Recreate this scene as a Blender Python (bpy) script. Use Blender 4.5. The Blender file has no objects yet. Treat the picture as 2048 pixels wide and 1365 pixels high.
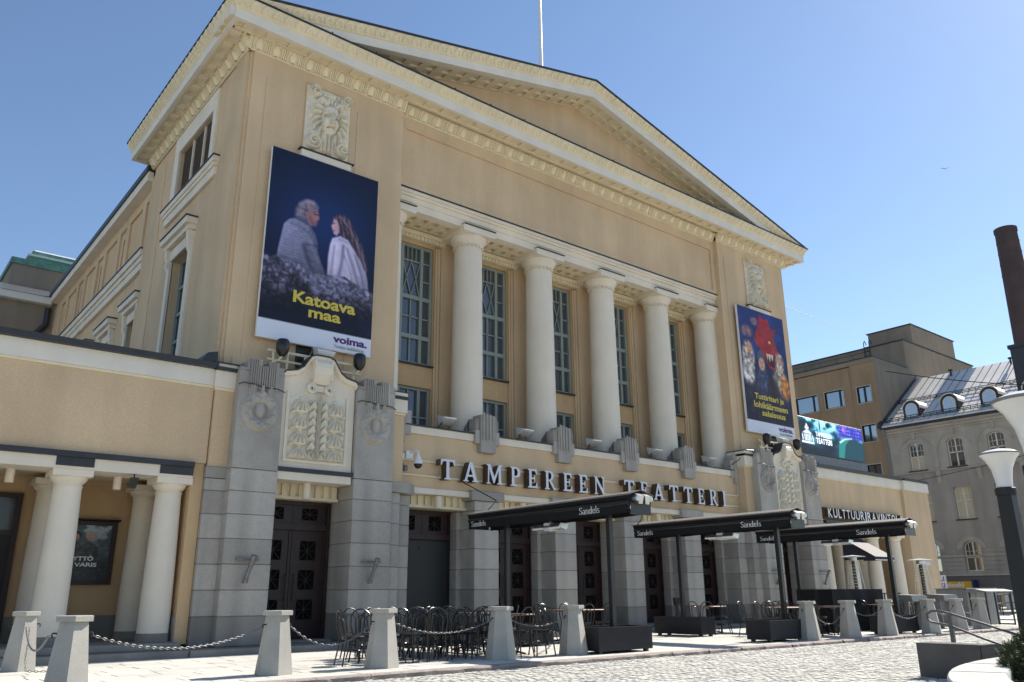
import bpy, bmesh, math, random
import numpy as np
from mathutils import Vector, Matrix
PI = math.pi
rnd = random.Random(11)
sc = bpy.context.scene
COL = sc.collection

# ------------------------------------------------------------------ camera
YAW, PIT, ROL = math.radians(39.3634), math.radians(17.3221), math.radians(-0.44475)
cy, sy, cp, sp = math.cos(YAW), math.sin(YAW), math.cos(PIT), math.sin(PIT)
fw = Vector((sy*cp, cy*cp, sp)); rt = Vector((cy, -sy, 0)); up = rt.cross(fw)
c_, s_ = math.cos(ROL), math.sin(ROL)
rt2 = rt*c_ + up*s_; up2 = up*c_ - rt*s_
cam = bpy.data.cameras.new("camera"); cam.lens = 36*1627.58/2048; cam.sensor_width = 36
cam.sensor_fit = 'HORIZONTAL'; cam.clip_start = 0.1; cam.clip_end = 3000
camo = bpy.data.objects.new("camera", cam); COL.objects.link(camo)
m = Matrix((rt2, up2, -fw)).transposed().to_4x4(); m.translation = Vector((0, 0, 1.10))
camo.matrix_world = m
sc.camera = camo

# ------------------------------------------------------------------ sky, sun, exposure
SUN_EL, SUN_BEHIND = math.radians(41.0), math.radians(2.0)
SUN = Vector((math.cos(SUN_EL)*math.cos(SUN_BEHIND), math.cos(SUN_EL)*math.sin(SUN_BEHIND), math.sin(SUN_EL)))
w = bpy.data.worlds.new("World"); sc.world = w; w.use_nodes = True
nt = w.node_tree; bg = nt.nodes['Background']
sky = nt.nodes.new('ShaderNodeTexSky'); sky.sky_type = 'NISHITA'; sky.sun_disc = False
sky.sun_elevation = SUN_EL; sky.sun_rotation = PI/2 - SUN_BEHIND
sky.air_density = 1.0; sky.dust_density = 0.15; sky.ozone_density = 2.8
nt.links.new(sky.outputs[0], bg.inputs[0]); bg.inputs[1].default_value = 0.10
sl = bpy.data.lights.new("sun", 'SUN'); sl.energy = 5.0; sl.angle = math.radians(0.5); sl.color = (1, 0.935, 0.83)
so = bpy.data.objects.new("sun", sl); COL.objects.link(so)
so.rotation_euler = SUN.to_track_quat('Z', 'Y').to_euler(); so.location = (30, 0, 40)
sc.view_settings.view_transform = 'Standard'; sc.view_settings.look = 'None'
sc.view_settings.gamma = 1.0; sc.view_settings.exposure = 0.7
sc.view_settings.use_curve_mapping = False

# ------------------------------------------------------------------ helpers
WL = {}
class MB:
    """collects geometry; build() links it as one mesh object"""
    def __init__(s, basis=None):
        s.v = []; s.f = []; s.M = basis
    def add(s, vs, fs):
        n = len(s.v); s.v += [tuple(p) for p in vs]; s.f += [tuple(i+n for i in f) for f in fs]
    def box(s, x0, x1, y0, y1, z0, z1):
        if x0 > x1: x0, x1 = x1, x0
        if y0 > y1: y0, y1 = y1, y0
        if z0 > z1: z0, z1 = z1, z0
        s.add([(x0,y0,z0),(x1,y0,z0),(x1,y1,z0),(x0,y1,z0),(x0,y0,z1),(x1,y0,z1),(x1,y1,z1),(x0,y1,z1)],
              [(0,3,2,1),(4,5,6,7),(0,1,5,4),(1,2,6,5),(2,3,7,6),(3,0,4,7)]); return s
    def cbox(s, x0, x1, y0, y1, z0, z1, c=0.012):
        if x0 > x1: x0, x1 = x1, x0
        bm = bmesh.new(); bmesh.ops.create_cube(bm, size=1)
        for v in bm.verts:
            v.co = Vector(((x0+x1)/2+v.co.x*(x1-x0), (y0+y1)/2+v.co.y*(y1-y0), (z0+z1)/2+v.co.z*(z1-z0)))
        bmesh.ops.bevel(bm, geom=bm.edges[:], offset=c, segments=1, affect='EDGES')
        bm.verts.index_update()
        s.add([v.co[:] for v in bm.verts], [[v.index for v in f.verts] for f in bm.faces]); bm.free(); return s
    def quad(s, a, b, c, d): s.add([a, b, c, d], [(0,1,2,3)]); return s
    def prism(s, poly, off):
        n = len(poly); o = Vector(off)
        vs = [Vector(p) for p in poly] + [Vector(p)+o for p in poly]
        s.add(vs, [tuple(range(n))[::-1], tuple(range(n, 2*n))] + [(i, (i+1) % n, n+(i+1) % n, n+i) for i in range(n)]); return s
    def hexa(s, b, t):
        s.add(list(b)+list(t), [(0,3,2,1),(4,5,6,7),(0,1,5,4),(1,2,6,5),(2,3,7,6),(3,0,4,7)]); return s
    def lathe(s, c, prof, n=24, a0=0.0, cap=True):
        vs = []; fs = []
        for r, z in prof:
            for i in range(n):
                a = a0+2*PI*i/n; vs.append((c[0]+r*math.cos(a), c[1]+r*math.sin(a), c[2]+z))
        for k in range(len(prof)-1):
            for i in range(n):
                j = (i+1) % n; fs.append((k*n+i, k*n+j, (k+1)*n+j, (k+1)*n+i))
        if cap:
            fs.append(tuple(range(n))[::-1]); fs.append(tuple(range((len(prof)-1)*n, len(prof)*n)))
        s.add(vs, fs); return s
    def tube(s, pts, r, n=6, closed=False):
        pts = [Vector(p) for p in pts]; N = len(pts); rs = r if isinstance(r, (list, tuple)) else [r]*N
        prev = None; vs = []
        for i, p in enumerate(pts):
            if closed: t = pts[(i+1) % N]-pts[i-1]
            else: t = pts[min(i+1, N-1)]-pts[max(i-1, 0)]
            t.normalize()
            if prev is None:
                a = Vector((0,0,1)) if abs(t.z) < .9 else Vector((1,0,0)); u = t.cross(a).normalized()
            else:
                u = prev - t*prev.dot(t)
                u = u.normalized() if u.length > 1e-6 else t.orthogonal().normalized()
            prev = u; v = t.cross(u)
            for k in range(n):
                a = 2*PI*k/n; vs.append(p+(u*math.cos(a)+v*math.sin(a))*rs[i])
        fs = []
        for i in range(N if closed else N-1):
            i2 = (i+1) % N
            for k in range(n):
                k2 = (k+1) % n; fs.append((i*n+k, i*n+k2, i2*n+k2, i2*n+k))
        if not closed: fs += [tuple(range(n))[::-1], tuple(range((N-1)*n, N*n))]
        s.add(vs, fs); return s
    def grid(s, P):
        nu, nv = len(P), len(P[0]); vs = [p for row in P for p in row]
        s.add(vs, [(i*nv+j, (i+1)*nv+j, (i+1)*nv+j+1, i*nv+j+1) for i in range(nu-1) for j in range(nv-1)]); return s
    def wall(s, u0, u1, v0, v1, holes, d=0.0, depth=0.3):
        """sheet in the local xz plane at y=d with rectangular holes and reveals running back"""
        us = sorted({u0, u1, *[h[0] for h in holes], *[h[1] for h in holes]}); vs = sorted({v0, v1, *[h[2] for h in holes], *[h[3] for h in holes]})
        us = [u for u in us if u0 <= u <= u1]; vs = [v for v in vs if v0 <= v <= v1]
        for a, b in zip(us, us[1:]):
            for c, e in zip(vs, vs[1:]):
                mu, mv = (a+b)/2, (c+e)/2
                if any(h[0] < mu < h[1] and h[2] < mv < h[3] for h in holes): continue
                s.quad((a,d,c),(b,d,c),(b,d,e),(a,d,e))
        for h in holes:
            a, b, c, e = h[:4]; D = d+depth
            s.quad((a,d,c),(a,D,c),(a,D,e),(a,d,e)); s.quad((b,d,c),(b,d,e),(b,D,e),(b,D,c))
            s.quad((a,d,e),(a,D,e),(b,D,e),(b,d,e)); s.quad((a,d,c),(b,d,c),(b,D,c),(a,D,c))
        return s
    def mesh(s, name, mat, smooth=False):
        me = bpy.data.meshes.new(name)
        vs = [s.M @ Vector(v) for v in s.v] if s.M else s.v
        me.from_pydata([tuple(v) for v in vs], [], s.f)
        for mm in (mat if isinstance(mat, (list, tuple)) else [mat]): me.materials.append(mm)
        if smooth:
            me.polygons.foreach_set('use_smooth', [True]*len(me.polygons))
            try: me.set_sharp_from_angle(angle=math.radians(38))
            except Exception: pass
        me.update(); return me
    def build(s, name, mat, parent=None, smooth=False, loc=None, **kw):
        return ob(name, s.mesh(name, mat, smooth), parent, loc, **kw)
def ob(name, me, parent=None, loc=None, rot=None, local=False, **kw):
    o = bpy.data.objects.new(name, me); COL.objects.link(o)
    L = Vector(loc) if loc is not None else Vector((0,0,0))
    if parent is not None:
        o.parent = parent
        o.location = L if local else L-WL.get(parent.name, Vector((0,0,0)))
    else: o.location = L
    WL[o.name] = (WL.get(parent.name, Vector()) + L if (parent is not None and local) else L)
    if rot: o.rotation_euler = rot
    for k, v in kw.items(): o[k] = v
    return o
def thing(name, label, cat, loc=(0,0,0), group=None):
    o = bpy.data.objects.new(name, None); COL.objects.link(o); o.location = loc; o.empty_display_size = .2
    WL[o.name] = Vector(loc); o['label'] = label; o['category'] = cat
    if group: o['group'] = group
    return o
def copy_tree(o, parent=None):
    c = o.copy(); COL.objects.link(c)
    if parent: c.parent = parent
    for ch in list(o.children): copy_tree(ch, c)
    return c
def put(proto, loc, rz, label, group, used=[]):
    if proto.name in used: o = copy_tree(proto)
    else: o = proto; used.append(proto.name)
    o.location = loc; o.rotation_euler = (0, 0, rz); o['label'] = label; o['group'] = group
    return o
def basis(o, U, D, V):
    M = Matrix((U, D, V)).transposed().to_4x4(); M.translation = Vector(o); return M
SIDE = basis((0,0,0), (0,1,0), (1,0,0), (0,0,1))          # local x -> world y, local y -> world x

# ------------------------------------------------------------------ materials
def mat(name, col, rough=.7, var=.10, scale=6.0, fine=0.0, fscale=120., bump=0.0, bscale=80., metal=0., stain=0., spec=.4, emit=0., rand=0., coat=0.):
    M = bpy.data.materials.new(name); M.use_nodes = True; t = M.node_tree; N = t.nodes; Lk = t.links
    b = N['Principled BSDF']; b.inputs['Roughness'].default_value = rough; b.inputs['Metallic'].default_value = metal
    b.inputs['Specular IOR Level'].default_value = spec
    if coat: b.inputs['Coat Weight'].default_value = coat
    tc = N.new('ShaderNodeTexCoord'); cur = None
    def noise(sc_, det=4, mapping=None):
        n = N.new('ShaderNodeTexNoise'); n.inputs['Scale'].default_value = sc_; n.inputs['Detail'].default_value = det
        if mapping:
            mp = N.new('ShaderNodeMapping'); mp.inputs['Scale'].default_value = mapping
            Lk.new(tc.outputs['Object'], mp.inputs[0]); Lk.new(mp.outputs[0], n.inputs['Vector'])
        else: Lk.new(tc.outputs['Object'], n.inputs['Vector'])
        return n
    def scalefac(src, lo, hi, a=.3, c=.7):
        r = N.new('ShaderNodeMapRange'); r.inputs[1].default_value = a; r.inputs[2].default_value = c
        r.inputs[3].default_value = lo; r.inputs[4].default_value = hi; Lk.new(src, r.inputs[0]); return r.outputs[0]
    def mul(a_, b_):
        q = N.new('ShaderNodeMath'); q.operation = 'MULTIPLY'; Lk.new(a_, q.inputs[0]); Lk.new(b_, q.inputs[1]); return q.outputs[0]
    f = None
    if var:
        f = scalefac(noise(scale).outputs[0], 1-var, 1+var)
    if fine:
        g = scalefac(noise(fscale, 2).outputs[0], 1-fine, 1+fine); f = mul(f, g) if f else g
    if stain:
        g = scalefac(noise(1.0, 5, (1.6, 1.6, .18)).outputs[0], 1-stain, 1.0, .38, .62); f = mul(f, g) if f else g
    if rand:
        oi = N.new('ShaderNodeObjectInfo'); g = scalefac(oi.outputs['Random'], 1-rand, 1+rand, 0, 1); f = mul(f, g) if f else g
    if f:
        vm = N.new('ShaderNodeVectorMath'); vm.operation = 'SCALE'; vm.inputs[0].default_value = col[:3]
        Lk.new(f, vm.inputs['Scale']); Lk.new(vm.outputs[0], b.inputs['Base Color'])
        if emit: Lk.new(vm.outputs[0], b.inputs['Emission Color'])
    else:
        b.inputs['Base Color'].default_value = (*col[:3], 1)
        if emit: b.inputs['Emission Color'].default_value = (*col[:3], 1)
    if emit: b.inputs['Emission Strength'].default_value = emit
    if bump:
        n = noise(bscale, 5); bp = N.new('ShaderNodeBump'); bp.inputs['Strength'].default_value = bump; bp.inputs['Distance'].default_value = .02
        Lk.new(n.outputs[0], bp.inputs['Height']); Lk.new(bp.outputs[0], b.inputs['Normal'])
    return M
PLASTER = mat('apricot_plaster', (.65,.485,.31),   .9, .08, .55, .08, 45, .35, 50, stain=.10, spec=.15)
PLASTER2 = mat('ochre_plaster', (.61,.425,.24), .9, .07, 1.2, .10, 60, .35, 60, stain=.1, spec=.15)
PLASTER3 = mat('orange_panel_plaster', (.64,.46,.275), .9, .06, .9, .08, 90, .3, 60, stain=.1, spec=.15)
WHITE = mat('cream_paint', (.78,.70,.575), .65, .04, 1.5, .03, 60, .06, 30, stain=.07, spec=.3)
FASCIA = mat('white_fascia_paint', (.75,.70,.60), .6, .04, 1.5, .02, 60, .05, 30, stain=.05, spec=.3)
CREAM = mat('yellow_cream_paint', (.77,.675,.48), .7, .05, 2., .03, 60, .08, 30, stain=.06, spec=.3)
RELIEF = mat('stucco_relief', (.76,.70,.57), .85, .10, 7., .05, 60, .2, 40, stain=.12, spec=.2)
GRANITE = mat('grey_granite', (.415,.385,.34), .75, .10, 2.0, .18, 90, .2, 90, stain=.17, spec=.3, rand=.15)
GRANITE_D = mat('dark_granite', (.27,.25,.22), .75, .12, 1.3, .16, 130, .2, 90, stain=.2, spec=.3, rand=.12)
FLASH = mat('dark_sheet_metal', (.028,.028,.034), .45, .2, 4., spec=.5)
ROOFM = mat('painted_roof_sheet', (.10,.10,.11), .35, .15, 3., spec=.6)
COPPER = mat('green_copper', (.12,.25,.20), .7, .25, 5., .1, 30, stain=.2)
FRAMEG = mat('grey_green_window_paint', (.27,.32,.30), .5, .06, 6.)
GLASS = mat('window_glass', (.10,.11,.125), .05, 0, spec=.9, metal=.3)
GLASSD = mat('dim_glass', (.03,.03,.035), .12, 0, spec=.6)
GLASSB = mat('reflecting_glass', (.36,.37,.38), .04, 0, spec=1.0, metal=.95)
CURTAIN = mat('cream_blind', (.55,.50,.36), .8, .08, 8.)  # window blinds in one even cream tone
DOOR = mat('oxblood_door_paint', (.026,.010,.009), .45, .2, 5., spec=.5)
LOUVRE = mat('brown_louvre_paint', (.075,.062,.05), .6, .15, 5.)
DOORD = mat('dark_door_paint', (.013,.010,.010), .5, .2, 5., spec=.4)
STARM = mat('grille_bronze', (.030,.024,.021), .6, .1, 9., spec=.3)
VOIDM = mat('grille_dark_backing', (.006,.006,.006), .9, 0, spec=.1)
IRON = mat('black_iron', (.012,.012,.013), .45, .1, 20., spec=.5)
BLACKP = mat('black_awning_fabric', (.012,.012,.013), .75, .15, 8., spec=.25)
BLACKM = mat('black_powder_coat', (.016,.016,.017), .35, .1, 9., spec=.5)
PLANTER = mat('black_planter_board', (.022,.022,.024), .7, .2, 4., .1, 60, spec=.3)
CHAIRM = mat('chair_black_lacquer', (.014,.013,.013), .28, .1, 9., spec=.6)
WOOD = mat('table_wood', (.22,.115,.085), .5, .15, 9., spec=.4, rand=.1)
STEEL = mat('stainless_steel', (.55,.55,.54), .3, .08, 12., metal=.9)
GALV = mat('galvanised_steel', (.22,.22,.22), .55, .15, 14., metal=.6)
GREYM = mat('grey_painted_metal', (.20,.205,.21), .5, .1, 6.)
GREYC = mat('mid_grey_metal', (.20,.20,.195), .5, .1, 6.)
LIGHTM = mat('pale_grey_metal', (.60,.61,.62), .4, .06, 6.)
WHITEM = mat('white_plastic', (.78,.78,.77), .4, .03, 9.)
LETTER = mat('white_letter_face', (.66,.69,.76), .4, .03, 6.)
LETSIDE = mat('brown_letter_side', (.075,.05,.035), .5, .15, 8.)
SLAB = mat('pavement_slab', (.56,.54,.49), .85, .08, 2.2, .08, 70, .25, 60, rand=.09, stain=0)
SETT = mat('granite_sett', (.50,.48,.43), .75, .20, 3.0, .12, 60, .4, 40, rand=.12, spec=.3)
SETTFAR = mat('distant_sett_paving', (.46,.44,.385), .85, .12, 1.2, .2, 14, .3, 12)
JOINT = mat('sandy_joint', (.27,.245,.21), .95, .2, 6., .2, 60)
KERB = mat('pink_granite_kerb', (.33,.275,.245), .85, .12, 8., .2, 60, .7, 25, rand=.1)
ASPH = mat('asphalt', (.06,.06,.06), .9, .12, 2., .15, 80, .2, 60)
BOLL = mat('bollard_granite', (.40,.385,.345), .8, .08, 3., .14, 110, .15, 80, stain=.1, rand=.06)
CONC = mat('wall_granite', (.12,.11,.10), .85, .16, 2.2, .14, 90, .3, 40, stain=.2)
CONCL = mat('pale_concrete', (.50,.49,.46), .85, .12, 4., .12, 60, .3, 40)
BASEST = mat('dark_base_stone', (.15,.14,.13), .9, .12, .8, .1, 30, .3, 30, stain=.15)
ORANGE = mat('ochre_render', (.335,.235,.14), .9, .10, .5, .07, 30, .2, 30, stain=.16)
BROWN_R = mat('grey_render', (.27,.22,.165), .9, .08, .4, .07, 30, .2, 30, stain=.12)
GREYST = mat('grey_stucco', (.37,.335,.28), .9, .10, .6, .08, 30, .25, 30, stain=.18)
GREYTR = mat('pale_grey_trim', (.43,.395,.33), .85, .08, 1., .05, 30, .1, 30, stain=.12)
BRICK = mat('brown_chimney_brick', (.080,.056,.054), .9, .15, .6, .15, 10, .3, 8, stain=.12)
SEAMROOF = mat('grey_seam_roof', (.74,.69,.62), .58, .10, 1.2, .05, 20, spec=.6, metal=.4)
BLUEBLK = mat('navy_canopy_fabric', (.022,.022,.035), .7, .1, 7.)
GREENM = mat('menu_poster_green', (.035,.12,.075), .6, .3, 7.)
PINE = mat('pine_needles', (.075,.115,.03), .6, .35, 5., spec=.3)
BARK = mat('bark', (.09,.065,.045), .9, .2, 10.)
SOIL = mat('soil', (.05,.04,.03), .95, .2, 10.)
PURPLE = mat('purple_print', (.085,.02,.17), .5, 0)
YELLOW = mat('yellow_print', (.62,.50,.07), .5, 0)
GREYPR = mat('grey_print', (.30,.30,.31), .5, 0)
WHITEPR = mat('white_print', (.80,.79,.76), .5, 0)
BLUEPR = mat('blue_print', (.03,.06,.45), .5, 0)
OPAL = mat('opal_lamp_glass', (.80,.79,.75), .3, .03, 5., spec=.5)
TOPCOV = mat('brown_awning_cover', (.17,.15,.14), .6, .1, 3.)  # awning top cover, a browner and paler tone than the fabric
RAILM = mat('worn_grey_rail', (.10,.10,.105), .45, .15, 12., metal=.4)
LAMPP = mat('dark_grey_lamp_post', (.020,.021,.021), .6, .12, 6., spec=.4)
GULLW = mat('gull_feathers', (.62,.62,.63), .8, .1, 10.)
BLUED = mat('deep_blue_panel', (.015,.025,.09), .5, 0)
YSIGN = mat('yellow_sign', (.70,.40,.02), .5, .05, 5.)

# ------------------------------------------------------------------ text
def text_mesh(body, size, depth=.004, bold=0., name='lettering', m_=None, shear=0.):
    c = bpy.data.curves.new(name, 'FONT'); c.body = body; c.size = size; c.extrude = depth; c.offset = bold; c.shear = shear
    c.resolution_u = 4; o = bpy.data.objects.new(name, c); COL.objects.link(o)
    bpy.context.view_layer.update()
    me = bpy.data.meshes.new_from_object(o.evaluated_get(bpy.context.evaluated_depsgraph_get()))
    bpy.data.objects.remove(o); bpy.data.curves.remove(c)
    me.name = name; me.materials.clear()
    if m_: me.materials.append(m_)
    return me
def poly_mesh(loops, depth, name):
    c = bpy.data.curves.new(name, 'CURVE'); c.dimensions = '2D'; c.fill_mode = 'BOTH'; c.extrude = depth
    for lp in loops:
        s = c.splines.new('POLY'); s.points.add(len(lp)-1)
        for p, q_ in zip(s.points, lp): p.co = (q_[0], q_[1], 0, 1)
        s.use_cyclic_u = True
    o = bpy.data.objects.new(name, c); COL.objects.link(o); bpy.context.view_layer.update()
    me = bpy.data.meshes.new_from_object(o.evaluated_get(bpy.context.evaluated_depsgraph_get()))
    bpy.data.objects.remove(o); bpy.data.curves.remove(c); me.name = name; return me
def xform(me, M): me.transform(M); me.update(); return me
def dims(me):
    a = np.array([v.co[:] for v in me.vertices]); return a.min(0), a.max(0)
def fit(me, w_, h_):
    """scale a text mesh so that it fills w x h from the origin (lower left)"""
    lo, hi = dims(me); sx_ = w_/(hi[0]-lo[0]); sy_ = h_/(hi[1]-lo[1])
    return xform(me, Matrix.Diagonal((sx_, sy_, 1, 1)) @ Matrix.Translation((-lo[0], -lo[1], 0)))
FACE_S = basis((0,0,0), (1,0,0), (0,0,1), (0,-1,0))       # text xy -> facade facing -y
FACE_W = basis((0,0,0), (0,-1,0), (0,0,1), (-1,0,0))      # text xy -> face looking to -x (u runs to -y)
def front_text(body, x, y, z, w_, h_, m_, parent, bold=0., name='lettering', B=None):
    me = fit(text_mesh(body, 1.0, .003, bold, name, m_), w_, h_)
    xform(me, (B or FACE_S)); return ob(name, me, parent, (x, y, z))

# ================================================================== GROUND
CX = 18.1
def struct(o): o['kind'] = 'structure'; return o
struct(MB().quad((-900,-900,-.14),(900,-900,-.14),(900,900,-.14),(-900,900,-.14)).build('ground', ASPH))
def kerb_y(x): return 11.35 if x < 12 else 11.35-(x-12)*.017
struct(MB().quad((-90,-90,-.12),(110,-90,-.12),(110,60,-.12),(-90,60,-.12)).build('plaza', SETTFAR))
road = struct(MB().quad((-6,2,-.085),(57,2,-.085),(57,11.3,-.085),(-6,11.3,-.085)).build('road', JOINT))
struct(MB().quad((-90,-90,-.07),(110,-90,-.07),(110,1.99,-.07),(-90,1.99,-.07)).build('plaza_paving', SETTFAR))
pave = struct(MB().box(-14, 57.5, 11.2, 17.6, -.13, -.012).build('pavement', JOINT))

# cobbles: rows run parallel to the facade, each sett its own slightly tilted block
def sett_mesh(b, x, y, lx, ly, r_):
    t = -.06+r_.uniform(-.005, .005); c = .012
    dz = [r_.uniform(-.003, .003) for _ in range(4)]; j = lambda: r_.uniform(-.008, .008)
    b.hexa([(x+j(),y+j(),-.1),(x+lx+j(),y+j(),-.1),(x+lx+j(),y+ly+j(),-.1),(x+j(),y+ly+j(),-.1)],
           [(x+c+j(),y+c+j(),t+dz[0]),(x+lx-c+j(),y+c+j(),t+dz[1]),(x+lx-c+j(),y+ly-c+j(),t+dz[2]),(x+c+j(),y+ly-c+j(),t+dz[3])])
cob_near = []; cob_far = MB(); y = 11.14
protos = []
for k in range(14):
    b = MB(); sett_mesh(b, -.1, -.05, .2, .10, rnd); protos.append(b.mesh('cobblestone', SETT))
cells = []
row = 0
while y > 3.2:
    x = 3.0+rnd.uniform(0, .2)
    while x < 44:
        lx = rnd.uniform(.11, .19)
        if y+.13 < kerb_y(x)-.17 and x > 0.25*y+1 : cells.append((x, y, lx))
        x += lx+.012
    y -= .112; row += 1
vis = lambda x, y: math.hypot(x, y)
inview = [c for c in cells if (c[0]*sy+c[1]*cy) > 6.4]
inview.sort(key=lambda c: vis(c[0], c[1]))
near = set(inview[:300])
for c in cells:
    if c in near:
        o = ob('cobblestone', rnd.choice(protos), road, (c[0]+c[2]/2, c[1]+.05, rnd.uniform(-.004,.004)))
        o.scale = (c[2]/.2, 1, 1)
    else: sett_mesh(cob_far, c[0], c[1], c[2], .10, rnd)
cob_far.build('cobblestones', SETT, road, kind='stuff')
# kerb stones
x = -3.0
while x < 40:
    lx = rnd.uniform(.8, 1.3); yk = kerb_y(x)
    b = MB(); n = 6; P = []
    for i in range(n+1):
        px = x+.006+(lx-.012)*i/n; e = rnd.uniform(-.022, .018) if i not in (0, n) else 0
        P.append([(px, yk-.16+e, -.12), (px, yk-.15+e, -.02), (px, yk-.12+e*.6, .003+rnd.uniform(-.006,.004)), (px, yk+.10, .002)])
    b.grid(P); b.build('kerb_stone', KERB, pave); x += lx
# paving slabs
slabs = []; y = 11.47; r = 0
while y < 17.3:
    d = .42; x = -6-rnd.uniform(0, .9)
    while x < 46:
        lx = rnd.choice((.62, .8, .95, 1.1)); y0 = max(y, kerb_y(x)+.11)
        slabs.append((x, y0, lx, y+d-y0)); x += lx
    y += d; r += 1
yy = 11.35
while yy > 10.9: 
    yy -= .42
    x = 14.0
    while x < 46:
        lx = rnd.choice((.62, .8, .95, 1.1))
        y0 = max(yy, kerb_y(x)+.11)
        if y0 < yy+.38+.12: slabs.append((x, y0, lx, yy+.42-y0+(.12 if yy > 10.9 else 0)*0))
        x += lx
far = MB()
vs_ = [s for s in slabs if s[0]*sy+s[1]*cy > 8 and s[0] > .1*s[1]]
vs_.sort(key=lambda s: math.hypot(s[0], s[1])); nearS = set(vs_[:280])
for s in slabs:
    if s[3] < .05: continue
    h = rnd.uniform(-.003, .002); args = (s[0]+.006, s[0]+s[2]-.006, s[1]+.006, s[1]+s[3]-.006, -.04, h)
    if s in nearS: MB().cbox(*args, c=.005).build('paving_slab', SLAB, pave)
    else: far.box(*args)
far.build('paving_slabs', SLAB, pave, kind='stuff')

# ================================================================== THEATRE
TH = thing('theatre', 'apricot plastered theatre with white columns, pediment and granite ground floor', 'theatre', (CX, 18.0, 0))
def both(f):
    for s in (-1, 1): f(s, (lambda x: x) if s < 0 else (lambda x: 2*CX-x))
def part(name, b, m_, smooth=False, **kw): return b.build(name, m_, TH, smooth, **kw)
def bx(name, m_, *a, parent=None, **kw): return MB().box(*a).build(name, m_, parent or TH, **kw)

# ---- corner blocks (pilaster fronts at y 18.02)
def corner(s, X):
    b = MB()
    b.box(X(6.24), X(10.75), 18.02, 18.6, 5.0, 14.66)
    b.box(X(6.17), X(6.24), 18.07, 18.6, 5.0, 14.66)
    if s > 0: b.box(X(6.10), X(6.7), 18.14, 26.05, 0, 14.66)
    else: b.box(6.10, 6.17, 18.14, 18.9, 5.0, 14.66)
    b.box(X(10.2), X(10.75), 18.6, 19.9, 5.0, 14.66)
    part('wall', b, PLASTER)
    for a, c in ((6.62, 7.50), (9.26, 10.38)):
        part('wall_panel', MB().box(X(a), X(c), 18.005, 18.03, 6.3, 14.02), PLASTER)
    # mask relief and its sill
    bx('relief_sill', WHITE, X(7.66), X(9.10), 17.88, 18.03, 12.03, 12.22)
    bx('sill_flashing', FLASH, X(7.60), X(9.16), 17.84, 18.03, 12.225, 12.255)
    part('frieze_recess', MB().box(X(7.70), X(9.06), 18.0, 18.018, 12.26, 14.3), PLASTER2)
both(corner)
# left side wall of the front block with louvre and tall window openings
sw = MB(SIDE); sw.wall(18.9, 26.05, 0, 14.66, [(20.27,23.12,12.2,13.92),(21.1,22.65,6.2,10.2)], 6.12, .45); part('side_wall', sw, PLASTER)
part('side_pilaster', MB(SIDE).box(18.9, 19.75, 6.10, 6.125, 5.5, 14.3), PLASTER); part('side_pilaster', MB(SIDE).box(24.6, 26.05, 6.10, 6.125, 5.5, 14.3), PLASTER)
bx('back_wall', PLASTER, 6.12, 30.05, 25.9, 26.05, 5, 14.66)
lv = MB(SIDE)
for a0, a1, z0, z1 in ((20.0,20.27,12.19,14.5),(23.12,23.55,12.19,14.5),(20.27,23.12,13.92,14.5)): lv.box(a0,a1,6.05,6.125,z0,z1)
LV = part('louvre_window', lv, WHITE)
b = MB(SIDE)
for u in (21.22, 22.17): b.box(u-.03, u+.03, 6.16, 6.22, 12.2, 13.92)
b.build('mullion', WHITE, LV)
for i in range(21):
    z = 12.24+i*.081
    MB(SIDE).prism([(20.28, 6.2, z+.05),(20.28, 6.24, z+.075),(20.28, 6.34, z),(20.28, 6.30, z-.025)], (2.83, 0, 0)).build('louvre_slat', LOUVRE, LV)
b = MB(SIDE); b.box(19.48, 23.9, 5.95, 6.11, 12.0, 12.15); b.box(19.53, 23.85, 5.99, 6.11, 11.9, 12.0); b.box(19.58, 23.8, 6.04, 6.11, 11.66, 11.9)
part('louvre_sill', b, WHITE); part('sill_flashing', MB(SIDE).box(19.45, 23.95, 5.92, 6.11, 12.153, 12.185), FLASH)
def hooded(y0, y1, z0, z1, x, name):
    """white framed window with a bracketed hood on the side wall"""
    W = MB(SIDE); o0, o1 = y0-.24, y1+.24
    W.box(o0, y0, x-.07, x+.02, z0, z1+.32); W.box(y1, o1, x-.07, x+.02, z0, z1+.32); W.box(y0, y1, x-.07, x+.02, z1, z1+.32)
    f = part(name, W, WHITE)
    H = MB(SIDE); H.box(o0-.1, o1+.1, x-.30, x+.02, z1+.48, z1+.66); H.box(o0-.04, o1+.04, x-.2, x+.02, z1+.34, z1+.48); H.build('hood', WHITE, f)
    MB(SIDE).box(o0-.13, o1+.13, x-.33, x+.02, z1+.662, z1+.70).build('hood_flashing', FLASH, f)
    for c in (o0+.11, o1-.11):
        MB(SIDE).prism([(c-.09, x-.07, z1+.34),(c-.09, x-.18, z1+.34),(c-.09, x-.17, z1+.12),(c-.09, x-.12, z1+.02),(c-.09, x-.15, z1-.12),(c-.09, x-.07, z1-.3)], (.18,0,0)).build('bracket', WHITE, f)
    G = MB(SIDE); d = x+.28
    for a0, a1 in ((y0, y0+.07), ((y0+y1)/2-.05, (y0+y1)/2+.05), (y1-.07, y1)): G.box(a0, a1, d-.05, d+.02, z0, z1)
    n = max(2, int((z1-z0)/.75))
    for i in range(n+1): zz = z0+(z1-z0)*i/n; G.box(y0+.07, y1-.07, d-.04, d+.02, max(z0, zz-.04), min(z1, zz+.04))
    G.build('sash', FRAMEG, f); MB(SIDE).box(y0, y1, d+.03, d+.04, z0, z1).build('pane', GLASS, f)
hooded(21.1, 22.65, 6.2, 10.2, 6.12, 'tall_window')

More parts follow.
